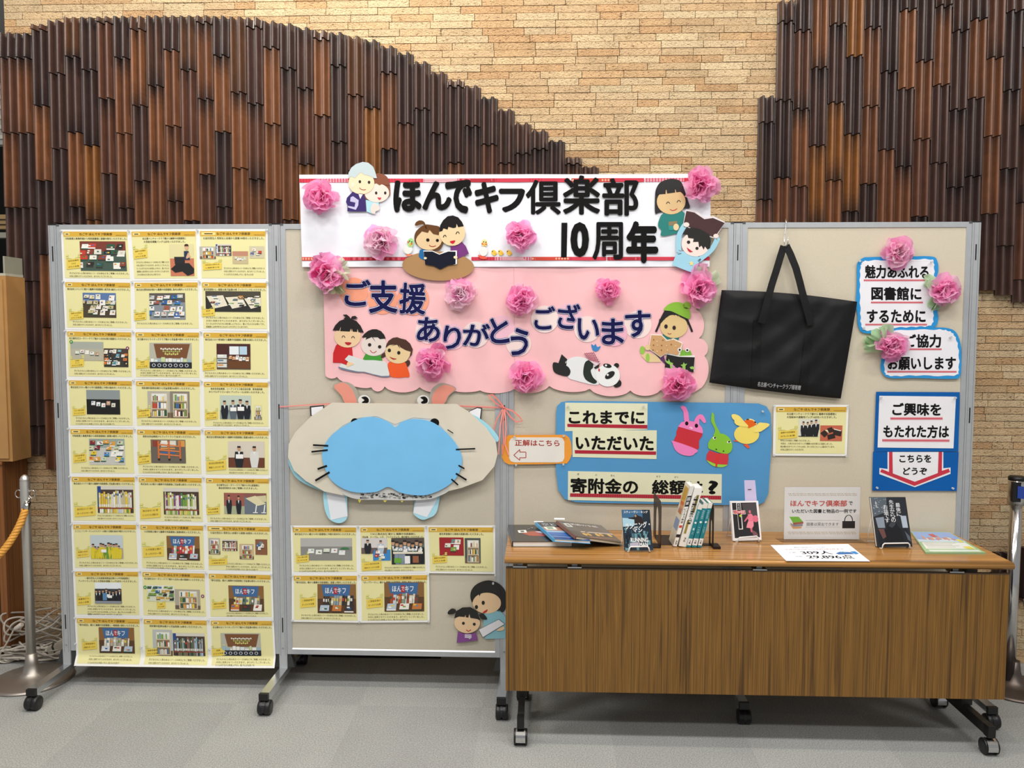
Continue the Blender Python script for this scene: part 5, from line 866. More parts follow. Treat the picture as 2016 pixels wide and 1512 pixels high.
one('bag_hook', 'thin metal S hook over the top rail holding the black bag', 'hook', hk.tube(pts, .0018, 8, 'b8bcc0'), CHROME)
# ================================================================== tissue paper flowers
def flower(label, cx, cy, r, Y, seed, cols, core=None, leaf=None, n=32, asp=1.):
    R = random.Random(seed); C_ = onY(cx, cy, Y); k = 1/ (F_PX/((C_-CAM).dot(FX))); rad = r*k; T = Thing('paper_flower', label, 'paper flower', 'pink tissue paper flowers'); mb = MB()
    def petal(mb, a, el, L_, W_, base, col):
        d = Vector((cos(a)*cos(el), -sin(el), sin(a)*cos(el))); side = Vector((-sin(a), 0, cos(a))); up = side.cross(d).normalized()*(1 if R.random() < .5 else -1); p1, p2, cu, ru = R.uniform(0, 6), R.uniform(0, 6), R.uniform(-.25, .55), R.uniform(.05, .14)
        roll = R.uniform(-.9, .9); side, up = side*cos(roll)+up*sin(roll), up*cos(roll)-side*sin(roll)
        def f(s, t):
            w_ = W_*sin(pi*(.12+.62*t))*(1+.06*sin(9*s+p1)); x = (s-.5)*2; e = L_*(t-.10*x*x*t)
            p = base+d*e+side*(w_*x)+up*(L_*(cu*t*t+ru*t*sin(x*4+p1)+ru*.6*t*sin(x*8+p2)-.22*t*x*x))
            return Vector((p.x, min(p.y, Y-.0005-.006*t*(.5+.5*sin(x*5+p2))), p.z))
        mb.grid(f, 6, 5, col, True)
    for i in range(n):
        q = i/(n-1); a = i*2.39996+R.uniform(-.25, .25); el = lerp(.06, 1.35, q**.8)+R.uniform(-.08, .08); L_ = rad*lerp(1.0, .62, q)*R.uniform(.88, 1.1); col = R.choice(cols)
        if core and q > .72: col = R.choice(core)
        b = C_+Vector((cos(a)*rad*.08, -.004-.012*q, sin(a)*rad*.08)); petal(mb, a, el, L_*(1 if abs(cos(a)) > .5 else asp), rad*R.uniform(.42, .58), b, col)
    T.part('petals', mb, TISSUE)
    for a, L_, col in (leaf or ()):
        m2 = MB()
        for j in range(3): petal(m2, radians(a)+R.uniform(-.3, .3), .12, rad*L_*R.uniform(.85, 1.05), rad*.32, C_+Vector((0, -.002, 0)), col)
        T.part('leaf', m2, TISSUE, label='pale green tissue leaf')
    return T.done()
PK = ['ffbce2', 'ffb2de', 'ffc8ea', 'ffc0e4']; PL = ['ffdcee', 'ffe4f2', 'ffeef6', 'ffd6ea']; PH = ['ffb0da', 'ffb8de', 'ffc0e2']
for f_ in [('deep pink tissue flower beside the grandparents cutout', 633, 388, 33, -.019, 1, PH+PK), ('pale pink tissue flower low on the white banner, left of the brown oval', 752, 476, 34, -.019, 2, PL+PK[:1], ['fbe6f0', 'f9d4e6']),
    ('pink tissue flower with pale leaf bits at the lower banner corner above ご', 645, 540, 36, -.019, 3, PK, ['f9c8e0', 'ee5aa0'], [(20, 1.35, 'dde6cc'), (-70, 1.3, 'cfe0b8'), (120, 1.25, 'f0a8d0')]), ('pink tissue flower on the banner between the chicks and the number', 1025, 465, 31, -.019, 4, PK), ('deep pink tissue flower at the top end of the banner beside bob haired girl', 1377, 366, 35, -.027, 5, PH+PK),
    ('pink tissue flower with white centre below the brown oval', 908, 578, 31, -.0095, 6, PL+PK[2:], ['fbeef4', 'f9dcea']), ('pink ruffled tissue flower above the letter う', 1026, 590, 32, -.0095, 7, PL[:1]+PK), ('small bright pink tissue flower high on the cloud beside す', 1197, 572, 26, -.0095, 8, PH+PK, None, None), ('wide pink tissue flower under the boy cutout', 1373, 570, 37, -.0095, 9, PK, None, [(75, 1.4, 'f4c4dc'), (60, 1.35, 'dcead0')]),
    ('pink tissue flower beside the orange dress child cutout', 852, 713, 34, -.0095, 10, PK+PL[:1], None, [(75, 1.25, 'f49cc8')]), ('bright pink tissue flower at the cloud edge above the ribbon bow', 1034, 741, 34, -.0095, 11, PH+PK), ('bright pink tissue flower at the cloud edge under the frog cutout', 1333, 757, 34, -.0095, 12, PK+PH),
    ('pale centred pink tissue flower on top of the upper cloud sign', 1763, 497, 32, -.0085, 13, PL+PK, ['fbe2ee', 'f7c4dc']), ('pink tissue flower with green leaf beside the upper cloud sign', 1853, 573, 32, -.0085, 14, PK+PL[:1], None, [(150, 1.4, 'd4ecc8'), (-110, 1.25, 'c8e4bc')]), ('pink tissue flower with green leaf overlapping the lower cloud sign', 1751, 680, 33, -.0115, 15, PL[:2]+PK, None, [(170, 1.55, 'c4e6bc'), (110, 1.45, 'd2eac8')])]: flower(*f_)
# ================================================================== push pins
def pin(u, v, Y):
    p = onY(u, v, Y); mb = MB().lathe([(.0042, -.008), (.0046, -.0065), (.0026, -.005), (.0024, -.002), (.004, -.0008), (.004, .0005)], p, 10, 'e8ecf0', 'y')
    one('push_pin', 'small clear push pin holding paper to a board', 'push pin', mb, PINM, 'clear push pins')
PINM = mat('pin_plastic', .12, trans=.45)
for r in range(9):
    for c_ in range(4): u, v = rows[r][c_]; pin(u+(1 if c_ == 0 else -2 if c_ == 3 else 0), v+3, -.0075)
for u, v in ((149, 1267), (278, 1274), (412, 1278), (576, 1036), (705, 1037), (839, 1037), (972, 1036), (975, 1132), (576, 1133), (707, 1132), (843, 1131), (576, 1221), (708, 1224), (844, 1223), (1524, 800), (1669, 800), (1523, 896), (1665, 897), (1501, 810), (1013, 860), (1110, 858), (1016, 915), (1109, 914), (1118, 800), (1267, 800), (1692, 514), (1833, 516), (1700, 646), (1871, 664), (1734, 783), (1880, 783), (1726, 960), (1875, 961), (1389, 453), (925, 1255), (971, 1148)): pin(u, v, -.0125 if u > 976 or v < 1000 else -.0085)
# ================================================================== things on the table
ZT_ = .698
def slab(T, px, zs, th, cover, pages, art, spine=None, over=.0025):
    c4 = [onZ(u, v, z) for (u, v), z in zip(px, zs)]; FL, FR, BR, BL = c4; n = (FR-FL).cross(BL-FL).normalized(); n = n if n.z > 0 else -n
    fn = lambda s, t, d=0.: (BL*(1-s)+BR*s)*(1-t)+(FL*(1-s)+FR*s)*t+n*d
    def plate(z0, z1, col, i=0., j=0.):
        e = lambda s, t, z: (BL*(1-s)+BR*s)*(1-t)+(FL*(1-s)+FR*s)*t+n*z
        return MB().hexa([e(i, 1-j, z0), e(1-j, 1-j, z0), e(1-j, j, z0), e(i, j, z0), e(i, 1-j, z1), e(1-j, 1-j, z1), e(1-j, j, z1), e(i, j, z1)], col)
    top = plate(-.0015, 0, cover); art(top, lambda s, t, d=0.: fn(s, t, .0002+d))
    T.part('cover', top, COVER); T.part('pages', plate(-th+.0015, -.0016, pages, .0, .012), PAPER); T.part('back_cover', plate(-th, -th+.0014, cover), COVER)
    w_ = .006/(FR-FL).length; e = lambda s, t, z: (BL*(1-s)+BR*s)*(1-t)+(FL*(1-s)+FR*s)*t+n*z
    T.part('spine', MB().hexa([e(-w_, 1, -th), e(0, 1, -th), e(0, 0, -th), e(-w_, 0, -th), e(-w_*.6, 1, 0), e(0, 1, 0), e(0, 0, 0), e(-w_*.6, 0, 0)], spine or cover), COVER)
    return fn, n
COVER = mat('book_cover', .25, coat=.3)
def P2(mb, f, pts, c, d=0.):
    pts = pp(pts) if isinstance(pts, str) else pts; P_ = [f(a, b, d) for a, b in pts]; k = (P_[1]-P_[0]).cross(P_[2]-P_[0]); mb.add(P_, [tuple(range(len(P_)))], c, False)
T = Thing('book', 'black hardback with red nebula cover lying flat, bottom of three overlapping books', 'book')
def art(m, f):
    P2(m, f, '.16,.5 .35,.42 .6,.36 .85,.4 1,.44 1,.62 .8,.66 .5,.7 .3,.68', 'a84a38', .0001); P2(m, f, '.4,.44 .7,.34 .95,.42 .9,.56 .6,.6', 'c8d0dc', .0002); P2(m, f, '.6,.46 .8,.44 .9,.6 .7,.62', '6a86a0', .0003)
    put_text(m, '時 永 遠', lambda a, b: f(.3+.4*a, .18+.16*b, .0003), 'e6e6e6', .012); P2(m, f, '.12,.36 .26,.34 .27,.5 .13,.52', 'e8ece6', .0004); P2(m, f, '.16,.39 .22,.38 .23,.47 .17,.48', '5a5a60', .0005)
slab(T, ((1010, 1066), (1127, 1066), (1121, 1033), (1002, 1033)), (.719,)*4, .021, '29292c', 'ecebe6', art, '1e1e21'); T.done()
T = Thing('book', 'blue paperback with sea cover, slanting in the middle of three overlapping books', 'book')
def art(m, f):
    P2(m, f, '0,0 1,0 1,.3 0,.3', '20303f', .0001); P2(m, f, '0,.3 1,.3 1,.52 0,.52', 'a87a66', .0001); P2(m, f, '0,.52 1,.52 1,.62 0,.62', '8fb6d8', .0001); P2(m, f, '0,.62 1,.62 1,.8 0,.8', '2a66b4', .0001); P2(m, f, '0,.8 1,.8 1,1 0,1', '1b3f8c', .0001); P2(m, f, '0,.84 1,.86 1,.9 0,.88', '6aa2d8', .0002)
    put_text(m, '空と海の', lambda a, b: f(.1+.8*a, .07+.16*b, .0003), 'eef2f6', .012); P2(m, f, '.05,.3 .38,.28 .38,.46 .06,.48', 'e6eee4', .0003); P2(m, f, '.12,.33 .3,.32 .3,.42 .13,.43', '7a9a80', .0004)
slab(T, ((1092, 1060.5), (1163, 1064.5), (1122, 1028), (1056, 1028)), (.737, .735, .7365, .738), .012, '2d9ad8', 'ebe8de', art, '3fa8e0')
b4 = onZ(1062, 1027.5, .7385); T.part('paper_slip', MB().box((b4.x-.022, b4.y-.004, .7386), (b4.x+.016, b4.y+.01, .7394), 'eceef2'), PAPER); T.done()
T = Thing('book', 'grey magazine with gold pattern, slanting on top of the overlapping books', 'book')
def art(m, f):
    P2(m, f, '0,0 1,0 1,.62 0,.62', '5c5a5a', .0001); P2(m, f, '0,.62 1,.62 1,1 0,1', '4a423c', .0001); P2(m, f, '.25,.6 1,.52 1,.58 .25,.66', 'c8b8a8', .0002)
    for k in range(7): P2(m, f, [(.28+.1*k+.05*cos(a), .78-.02*k+.09*sin(a)) for a in (0, 1, 2, 3, 4, 5)], ('d8b050', 'c89a40', '2e2a28')[k % 3], .0002+.00005*k)
    P2(m, f, '.3,.9 .95,.84 .95,.9 .3,.97', '8a5a4a', .0003); put_text(m, '美術の手帖', lambda a, b: f(.22+.62*a, .1+.12*b, .0003), 'e8e4e0', .012); P2(m, f, '.06,.16 .2,.14 .21,.36 .07,.38', 'e6eee4', .0003); P2(m, f, '.09,.2 .17,.19 .18,.32 .1,.33', '8a8a88', .0004)
slab(T, ((1135, 1056), (1226, 1068), (1183, 1034), (1097, 1025)), (.751, .712, .713, .752), .011, '5a5150', 'e8e0c8', art, '6b3a38')
b4 = onZ(1100, 1022, .753); T.part('paper_slip', MB().box((b4.x-.018, b4.y-.006, .7526), (b4.x+.024, b4.y+.018, .7534), 'eceef2'), PAPER); T.done()
# ---- books standing face out on white wire stands
def standing(T, px, yb, yt, th, back, art, m=None):
    TL, TR = [onY(u, v, yt) for u, v in px[:2]]; BR, BL = [onY(u, v, yb) for u, v in px[2:]]; n = (TR-TL).cross(BL-TL).normalized(); n = n if n.y < 0 else -n
    e = lambda s, t, d=0.: (TL*(1-s)+TR*s)*(1-t)+(BL*(1-s)+BR*s)*t+n*d
    def pl(d0, d1, col, i=0.): return MB().hexa([e(i, 1-i, d1), e(1-i, 1-i, d1), e(1-i, 1-i, d0), e(i, 1-i, d0), e(i, i, d1), e(1-i, i, d1), e(1-i, i, d0), e(i, i, d0)], col)
    f = pl(-.001, 0, back); art(f, lambda s, t, d=0.: e(s, t, .0002+d)); T.part('cover', f, m or COVER); T.part('pages', pl(-th+.001, -.0011, 'ece8dc', .012), PAPER); T.part('back_cover', pl(-th, -th+.001, back), m or COVER)
    return e, BL, BR, n
def wire_stand(label, e, BL, BR, th):
    T = Thing('book_stand', label, 'book stand', 'white wire book stands'); d = (BR-BL).normalized(); L_ = BL+d*.012; R_ = BR-d*.012; z = ZT_+.0025; r = .0019; yf = -.012
    lip = [L_+Vector((0, th+.004, -.0045)), Vector((L_.x, L_.y+yf*.3, BL.z-.004)), Vector((L_.x+.002, L_.y+yf, BL.z-.002)), Vector((L_.x+.005, L_.y+yf, BL.z+.012)), Vector((L_.x+.01, L_.y+yf, BL.z+.017)), Vector((R_.x-.01, R_.y+yf, BR.z+.017)), Vector((R_.x-.005, R_.y+yf, BR.z+.012)), Vector((R_.x-.002, R_.y+yf, BR.z-.002)), Vector((R_.x, R_.y+yf*.3, BR.z-.004)), R_+Vector((0, th+.004, -.0045))]
    T.part('front_lip', MB().tube(lip, r+.0006, 8, 'eeeeec'), WHITEM)
    for q in (L_, R_): T.part('foot', MB().tube([Vector((q.x, q.y+yf*.2, BL.z-.003)), Vector((q.x, q.y+yf*.2, ZT_+.001))], .0022, 8, '4a4442'), BLACKP)
    b0 = [p+Vector((0, th+.0045, 0)) for p in (L_, R_)]; up = (e(0, .35)-e(0, 1)); tp = [e(.1, .35)+Vector((0, th+.0045, 0)), e(.9, .35)+Vector((0, th+.0045, 0))]
    T.part('back_frame', MB().tube([b0[0], tp[0], tp[1], b0[1]], r, 8, 'eeeeec'), WHITEM)
    bk = [tp[0]+Vector((-.004, .001, 0)), Vector((L_.x-.016, L_.y+.085, z)), Vector((R_.x-.02, R_.y+.085, z)), tp[1]+Vector((0, .001, 0))]; T.part('rear_leg', MB().tube(bk, r, 8, 'eeeeec'), WHITEM)
    return T.done()
zr = lambda x, y: (1200+x/7.933, 990+y/7.933)
T = Thing('book', 'small paperback with stormy blue cover and big white lettering, propped on a stand', 'book')
def art(m, f):
    P2(m, f, '0,0 .75,0 .7,.3 0,.34', '3e6a8e', .0001); P2(m, f, '0,.2 .45,.22 .4,.4 0,.42', 'a8cede', .0002); P2(m, f, '.72,0 1,0 1,.55 .74,.5', '1e2a36', .0002)
    R = random.Random(8)
    for k in range(70): x, y = R.random()*.94, R.uniform(.38, .95); w_ = R.uniform(.03, .09); P2(m, f, [(x, y), (x+w_, y), (x+w_, min(1, y+w_*1.4)), (x, min(1, y+w_*1.4))], R.choice(('1a2633', '24384a', '34566a', '4a7a88', '6a98a0', '141c26')), .00025+.000003*k)
    P2(m, f, '.2,.2 .42,.18 .44,.12 .5,.1 .55,.14 .7,.18 .74,.32 .66,.36 .5,.36 .42,.34 .42,.24 .22,.22', '2a1f1c', .0005); P2(m, f, ell(.475, .15, .035, .035, 0, 8), 'b08a70', .0006)
    put_text(m, 'スティーヴン・キング', lambda a, b: f(.06+.86*a, .025+.06*b, .0007), 'f4f6f8', .02); put_text(m, 'ランニング・', lambda a, b: f(.08+.88*a, .34+.15*b-.06*a, .0007), 'f2f6f8', .022); put_text(m, 'マン', lambda a, b: f(.34+.34*a, .46+.1*b, .0007), 'f2f6f8', .022)
    put_text(m, 'RUNNING', lambda a, b: f(.24+.62*a, .69+.11*b, .0007), 'f0f2f2', .03); put_text(m, 'MAN', lambda a, b: f(.54+.3*a, .81+.1*b, .0007), 'f0f2f2', .03); P2(m, f, '.2,.82 .52,.8 .52,.92 .2,.93', 'b8b4c4', .0006)
e, BL, BR, n = standing(T, (zr(192, 108), zr(628, 108), zr(678, 740), zr(235, 742)), -.345, -.315, .012, '22303e', art); T.done(); wire_stand('white wire stand holding the stormy blue paperback', e, BL, BR, .012)
zk_ = lambda x, y: (1280+x/7.754, 940+y/7.754)
T = Thing('book', 'small dark book with red robed figure on cover, propped on a stand', 'book')
def art(m, f):
    P2(m, f, '.05,.05 .92,.04 .95,.93 .07,.93', '2a2628', .0001); P2(m, f, '.4,.06 .92,.05 .93,.5 .5,.45', '4a4446', .0002); P2(m, f, '.2,.05 .36,.05 .36,.24 .5,.24 .51,.34 .37,.34 .38,.72 .23,.72 .22,.34 .07,.33 .07,.23 .2,.23', 'e6e2e0', .0003)
    P2(m, f, '.22,.06 .345,.06 .345,.7 .245,.7', '18161a', .0004); P2(m, f, '.08,.24 .49,.25 .495,.33 .09,.32', 'c0303c', .0005); put_text(m, '十字軍物語', lambda a, b: f(.1+.37*a, .255+.06*b, .0006), 'f4e8e6', .012)
    P2(m, f, '.27,.37 .33,.34 .38,.38 .32,.42', 'b8cc3a', .0005); P2(m, f, ell(.665, .28, .04, .045, 0, 10), 'd8707c', .0005); P2(m, f, '.6,.34 .72,.33 .8,.42 .77,.53 .6,.54 .57,.42', 'e07a8e', .0004); P2(m, f, '.6,.36 .63,.41 .47,.53 .43,.52', 'd86a7e', .00055); P2(m, f, '.58,.52 .77,.52 .76,.64 .7,.7 .5,.68 .53,.6', 'e88c9c', .0006); P2(m, f, '.62,.66 .71,.66 .7,.8 .65,.8', 'd06478', .00058); P2(m, f, ell(.85, .46, .1, .09, 0, 12), 'd86a80', .00045); P2(m, f, '.64,.72 .84,.8 .9,.88 .74,.9', '7a5054', .0004)
    for k, ch in enumerate('絵で見る'): put_text(m, ch, lambda a, b: f(.25+.07*a, .08+.04*k+.03*b, .0006), 'e8e8ea', .01)
e, BL, BR, n = standing(T, (zk_(1225, 358), zk_(1648, 356), zk_(1702, 952), zk_(1265, 970)), -.185, -.15, .016, 'ece8e8', art)
T.part('lilac_slip', MB().hexa([onY(*zk_(1455, 500), -.126), onY(*zk_(1640, 500), -.126), onY(*zk_(1640, 500), -.125), onY(*zk_(1455, 500), -.125), onY(*zk_(1436, 42), -.122), onY(*zk_(1602, 42), -.122), onY(*zk_(1602, 42), -.121), onY(*zk_(1436, 42), -.121)], 'cfc4e6').add([onY(*zk_(x, y), -.1265) for x, y in ((1490, 178), (1545, 176), (1546, 187), (1491, 189))], [(3, 2, 1, 0)], '2a2a30'), PAPER); T.done()
wire_stand('white wire stand holding the red robed figure book', e, BL, BR, .016)
zl = lambda x, y: (1480+x/3.761, 920+y/3.761)
T = Thing('book', 'dark classroom photo book with vertical white lettering, propped near the table end', 'book')
def art(m, f):
    P2(m, f, '0,0 .45,0 .4,.3 0,.4', '56606a', .0001); P2(m, f, '.06,.42 .3,.4 .3,.62 .1,.62', '8a96a6', .0001); P2(m, f, '.78,.38 .94,.38 .95,.62 .8,.62', 'aebccc', .0001); P2(m, f, '.1,.66 .9,.62 .98,1 .05,1', '1c2026', .0002); P2(m, f, '.28,.7 .36,.56 .5,.5 .64,.54 .74,.66 .8,.92 .26,.94', '15171b', .0003); P2(m, f, '.4,.58 .52,.48 .6,.5 .6,.56 .5,.62', '3a4048', .0004); P2(m, f, '.1,.64 .26,.64 .3,.8 .2,.84', '6a4844', .0003); P2(m, f, '.84,.68 .97,.8 .98,.9 .9,.86', '5a6470', .0003)
    R = random.Random(3)
    for k in range(40): P2(m, f, ell(R.uniform(.02, .42), R.uniform(.02, .34), .012, .01, 0, 6), R.choice(('98a4ae', '7a868e', 'b8c2c8')), .0003)
    for s, x, y, w_, h_ in (('最後に', .68, .12, .13, .085), ('先生からの', .5, .06, .13, .085), ('お話です', .32, .16, .13, .085), ('著者名', .1, .1, .06, .055)):
        for k, ch in enumerate(s if s != '著者名' else '先生'): put_text(m, ch, lambda a, b: f(x+w_*a, y+h_*1.06*k+h_*b, .0005), 'eceef2', .006)
e, BL, BR, n = standing(T, (zl(880, 220), zl(1138, 220), zl(1190, 588), zl(928, 590)), -.25, -.212, .016, '262a30', art); T.done(); wire_stand('white wire stand holding the dark classroom photo book', e, BL, BR, .016)
# ---- metal bookends with five leaning books
BEND = mat('bronze_metal', .45, metal=.4)
def bookend(label, X, y0, y1, zt, dirx):
    T = Thing('bookend', label, 'bookend', 'bronze metal bookends'); mb = MB(); R_ = .03; th = .0022
    o = [(y1, ZT_+.001), (y1, zt)]+[(y0+R_-R_*sin(radians(a)), zt-R_*.6+R_*.6*cos(radians(a))) for a in range(0, 91, 15)]+[(y0, ZT_+.001)]
    w_ = (y1-y0); i0, i1 = y0+w_*.3, y1-w_*.3; c = (i0+i1)/2; r = (i1-i0)/2; zi = zt-.085
    i = [(i0, ZT_+.001), (i0, zi)]+[(c-r*cos(radians(a)), zi+r*1.3*sin(radians(a))) for a in range(15, 180, 15)]+[(i1, zi), (i1, ZT_+.001)]
    ring = o+[(i1, ZT_+.001), (i1, zi)]+[(c+r*cos(radians(a)), zi+r*1.3*sin(radians(a))) for a in range(15, 180, 15)]+[(i0, zi), (i0, ZT_+.001)]
    ring = [(y1, ZT_+.001), (y1, zt)]+o[2:-1]+[(y0, ZT_+.001), (i0, ZT_+.001), (i0, zi)]+[(c-r*cos(radians(a)), zi+r*1.3*sin(radians(a))) for a in range(15, 180, 15)]+[(i1, zi), (i1, ZT_+.001)]
    mb.prism([(X, y, z) for y, z in ring], (th, 0, 0), '33231d'); T.part('upright', mb, BEND)
    x = sorted((X, X+dirx*(.09 if dirx > 0 else .06))); T.part('base_plate', MB().box((x[0], y0+.04, ZT_), (x[1], y1, ZT_+.0012), '33231d'), BEND)
    x = sorted((X+.001, X-dirx*.028)); T.part('foot', MB().box((x[0], y0-.004, ZT_), (x[1], y0+.05, ZT_+.009 if dirx < 0 else ZT_+.004), '2b1d18'), BEND)
    return T.done()
bookend('bronze bookend with arched opening, between paperback stand and leaning books', 2.473, -.285, -.095, .872, 1)
bookend('bronze bookend with curved foot supporting the leaning teal books', 2.668, -.29, -.215, .866, -1)
def leaning(label, q, Y, dep, cov, art, pages='ece8de'):
    TL, TR, BR, BL = [onY(*zk_(*p), Y) for p in q]; lift = ZT_+.0016-min(BR.z, BL.z); TL, TR, BR, BL = [p+Vector((0, 0, lift)) for p in (TL, TR, BR, BL)]; D_ = Vector((0, dep, 0)); T = Thing('book', label, 'book', 'books leaning between the bookends')
    e = lambda s, t, d=0.: (TL*(1-s)+TR*s)*(1-t)+(BL*(1-s)+BR*s)*t+Vector((0, -d, 0))
    sp = MB().hexa([e(0, 1, 0), e(1, 1, 0), e(1, 1, -.002), e(0, 1, -.002), e(0, 0, 0), e(1, 0, 0), e(1, 0, -.002), e(0, 0, -.002)], cov); art(sp, lambda s, t, d=0.: e(s, t, .0002+d)); T.part('spine', sp, COVER)
    for s0, s1 in ((0, .1), (.9, 1)): T.part('cover', MB().hexa([e(s0, 1, -.0021), e(s1, 1, -.0021), e(s1, 1, -dep), e(s0, 1, -dep), e(s0, 0, -.0021), e(s1, 0, -.0021), e(s1, 0, -dep), e(s0, 0, -dep)], cov), COVER)
    T.part('pages', MB().hexa([e(.11, .99, -.003), e(.89, .99, -.003), e(.89, .99, -dep+.003), e(.11, .99, -dep+.003), e(.11, .012, -.003), e(.89, .012, -.003), e(.89, .012, -dep+.003), e(.11, .012, -dep+.003)], pages), PAPER)
    return T, e
def vtext(m, f, s, x, w_, t0, t1, col, bold=.012):
    h_ = (t1-t0)/len(s)
    for k, ch in enumerate(s):
        if ch != ' ': put_text(m, ch, lambda a, b: f(x+w_*a, t0+h_*(k+.08)+h_*.82*b, .0003), col, bold)
def a1_(m, f): P2(m, f, '0,0 1,0 1,.14 0,.14', 'dcdcd8', .0001); P2(m, f, '0,.16 1,.16 1,.34 0,.34', '1c1c1e', .0001); vtext(m, f, '図解', .15, .7, .18, .32, 'f0f0f0'); vtext(m, f, 'ビジネス教室', .15, .7, .36, .62, '1c1c1e'); P2(m, f, '.1,.65 .9,.65 .9,.69 .1,.69', 'd0402c', .0002); P2(m, f, '0,.8 1,.8 1,.85 0,.85', '1c1c1e', .0001); vtext(m, f, '33', .25, .5, .9, .97, '3a3a3a')
T, e = leaning('white and black paperback, first of the leaning books beside the arched bookend', ((612, 150), (676, 142), (405, 1068), (350, 1062)), -.268, .1, 'f0eee8', a1_)
cv = MB(); g_ = lambda b, t: e(0, t)+Vector((-.0004, .004+.092*b, 0))
for pts, c in (('0,0 1,0 1,1 0,1', 'e4dcc4'), ('.1,.05 .9,.05 .9,.3 .1,.42', 'd8a83a'), ('.2,.3 .8,.3 .8,.5 .2,.5', 'c8702c'), ('.1,.58 .9,.58 .9,.76 .1,.76', '5a8ac8')): cv.add([g_(a, b)+Vector((-.00015*(len(cv.f)), 0, 0)) for a, b in pp(pts)], [(0, 1, 2, 3)], c)
T.part('cover_art', cv, COVER); T.done()
def a2_(m, f): P2(m, f, '.5,.12 .82,.12 .82,.42 .5,.42', '8a7a3a', .0001); P2(m, f, '.18,.55 .5,.55 .5,.78 .18,.78', '9a8a3a', .0001); vtext(m, f, 'ハーバード式最高の入門書', .26, .5, .14, .62, '1c1a18', .02); vtext(m, f, '36', .4, .3, .84, .92, '4a4a4a')
T, e = leaning('wide white book with gold bars and black lettering, leaning second from the arched bookend', ((680, 148), (805, 150), (545, 1050), (438, 1035)), -.274, .1, 'eeece6', a2_); T.done()
def teal(s): 
    def f_(m, f):
        P2(m, f, '0,0 1,0 1,.12 0,.12', 'e6e2d8', .0001); P2(m, f, '0,.8 1,.8 1,.955 0,.955', 'e8e8e6', .0002); P2(m, f, [(.5+.3*cos(k*pi/2), .43+.028*sin(k*pi/2)) for k in range(4)], 'eef4f4', .0002); vtext(m, f, '物語の風景', .28, .44, .16, .36, 'b8dce0', .008); vtext(m, f, s, .3, .4, .54, .7, 'b8dce0', .008); vtext(m, f, '91', .3, .4, .84, .92, '5a5a5a')
    return f_
for lab, q, s in (('teal book with white diamond, next to the wide white book', ((742, 395), (806, 408), (614, 1060), (552, 1050)), '一上'), ('teal book with white diamond, middle of the three teal books', ((815, 400), (886, 410), (706, 1084), (630, 1075)), '二中'), ('teal book with white diamond, last one by the curved foot bookend', ((892, 400), (957, 400), (780, 1083), (722, 1075)), '三下')):
    T, e = leaning(lab, q, -.28, .1, '157f8c', teal(s)); T.done()
# ---- acrylic sign, count sheet, flat picture board
T = Thing('acrylic_sign', 'clear acrylic stand with white notice about donated books', 'sign stand'); YA = -.15
zn = lambda x, y: (1530+x/5.6, 940+y/5.6)
fa = quad(zn(75, 97), zn(928, 97), zn(912, 690), zn(65, 690), YA)
T.part('acrylic_plate', MB().hexa([fa(0, 1, .001), fa(1, 1, .001), fa(1, 1, -.002), fa(0, 1, -.002), fa(0, 0, .001), fa(1, 0, .001), fa(1, 0, -.002), fa(0, 0, -.002)], 'f4f4f4'), CLEARP)
pg = MB(); f2 = lambda s, t, d=0.: fa(s, t, -.0004+d); pg.add([f2(.01, .015), f2(.99, .015), f2(.99, .985), f2(.01, .985)], [(3, 2, 1, 0)], 'e4e2e0'); q_ = lambda x, y: ((x-70)/850, (y-97)/593)
def box_(x0, y0, x1, y1, c, d=.0002): a, b = q_(x0, y0); c_, d_ = q_(x1, y1); rect(pg, f2, a, b, c_, d_, c, d)
def tx_(s, x0, y0, x1, y1, c, b): a0, b0 = q_(x0, y0); a1, b1 = q_(x1, y1); put_text(pg, s, lambda a, b_: f2(a0+(a1-a0)*a, b0+(b1-b0)*b_, .0003), c, b)
tx_('ほんでキフ倶楽部', 145, 250, 768, 320, 'c8524a', .026); tx_('で', 786, 264, 830, 305, '2a2826', .02); tx_('いただいた図書と物品の一例です', 165, 348, 875, 392, '1c1a1a', .024); tx_('図書は貸出できます', 328, 495, 682, 533, '6a6866', .01)
box_(315, 472, 692, 476, 'b0aeac'); box_(315, 544, 692, 548, 'b0aeac')
for y in (180, 197, 604, 620):
    for k in range(46): x = 122+k*16.4+8*(y in (197, 620)); box_(x, y-5, x+7, y+4, ('c8a05a', '8a9a6a', 'd8c48a', '7a7a70', 'b8886a')[k % 5])
for pts, c in (('135,432 238,432 290,490 175,500', '7ab83a'), ('175,500 290,488 292,508 180,520', 'a84a44'), ('150,500 180,520 285,512 285,535 180,542 150,512', '8a8a94'), ('133,505 180,543 275,540 270,560 180,566', 'd8a060'), ('135,432 175,500 180,510 145,480', 'eef0e8')): poly(pg, f2, [q_(*p) for p in pp(pts)], c, .0003)
box_(722, 480, 862, 560, '201e1e'); hpts = [q_(790+44*cos(radians(a)), 480-66*sin(radians(a))) for a in range(0, 181, 15)]; poly(pg, f2, stroke(hpts, .012), '201e1e', .0003)
T.part('notice_page', pg, PRINT)
a, b = fa(-.04, 1), fa(1.02, 1); z = ZT_; T.part('base', MB().hexa([(a.x-.002, YA-.035, z), (b.x+.012, YA-.035, z), (b.x, YA+.02, z), (a.x-.012, YA+.02, z), (a.x-.002, YA-.035, z+.0025), (b.x+.012, YA-.035, z+.0025), (b.x, YA+.02, z+.0025), (a.x-.012, YA+.02, z+.0025)], 'e8dccc'), CLEARP); T.done()
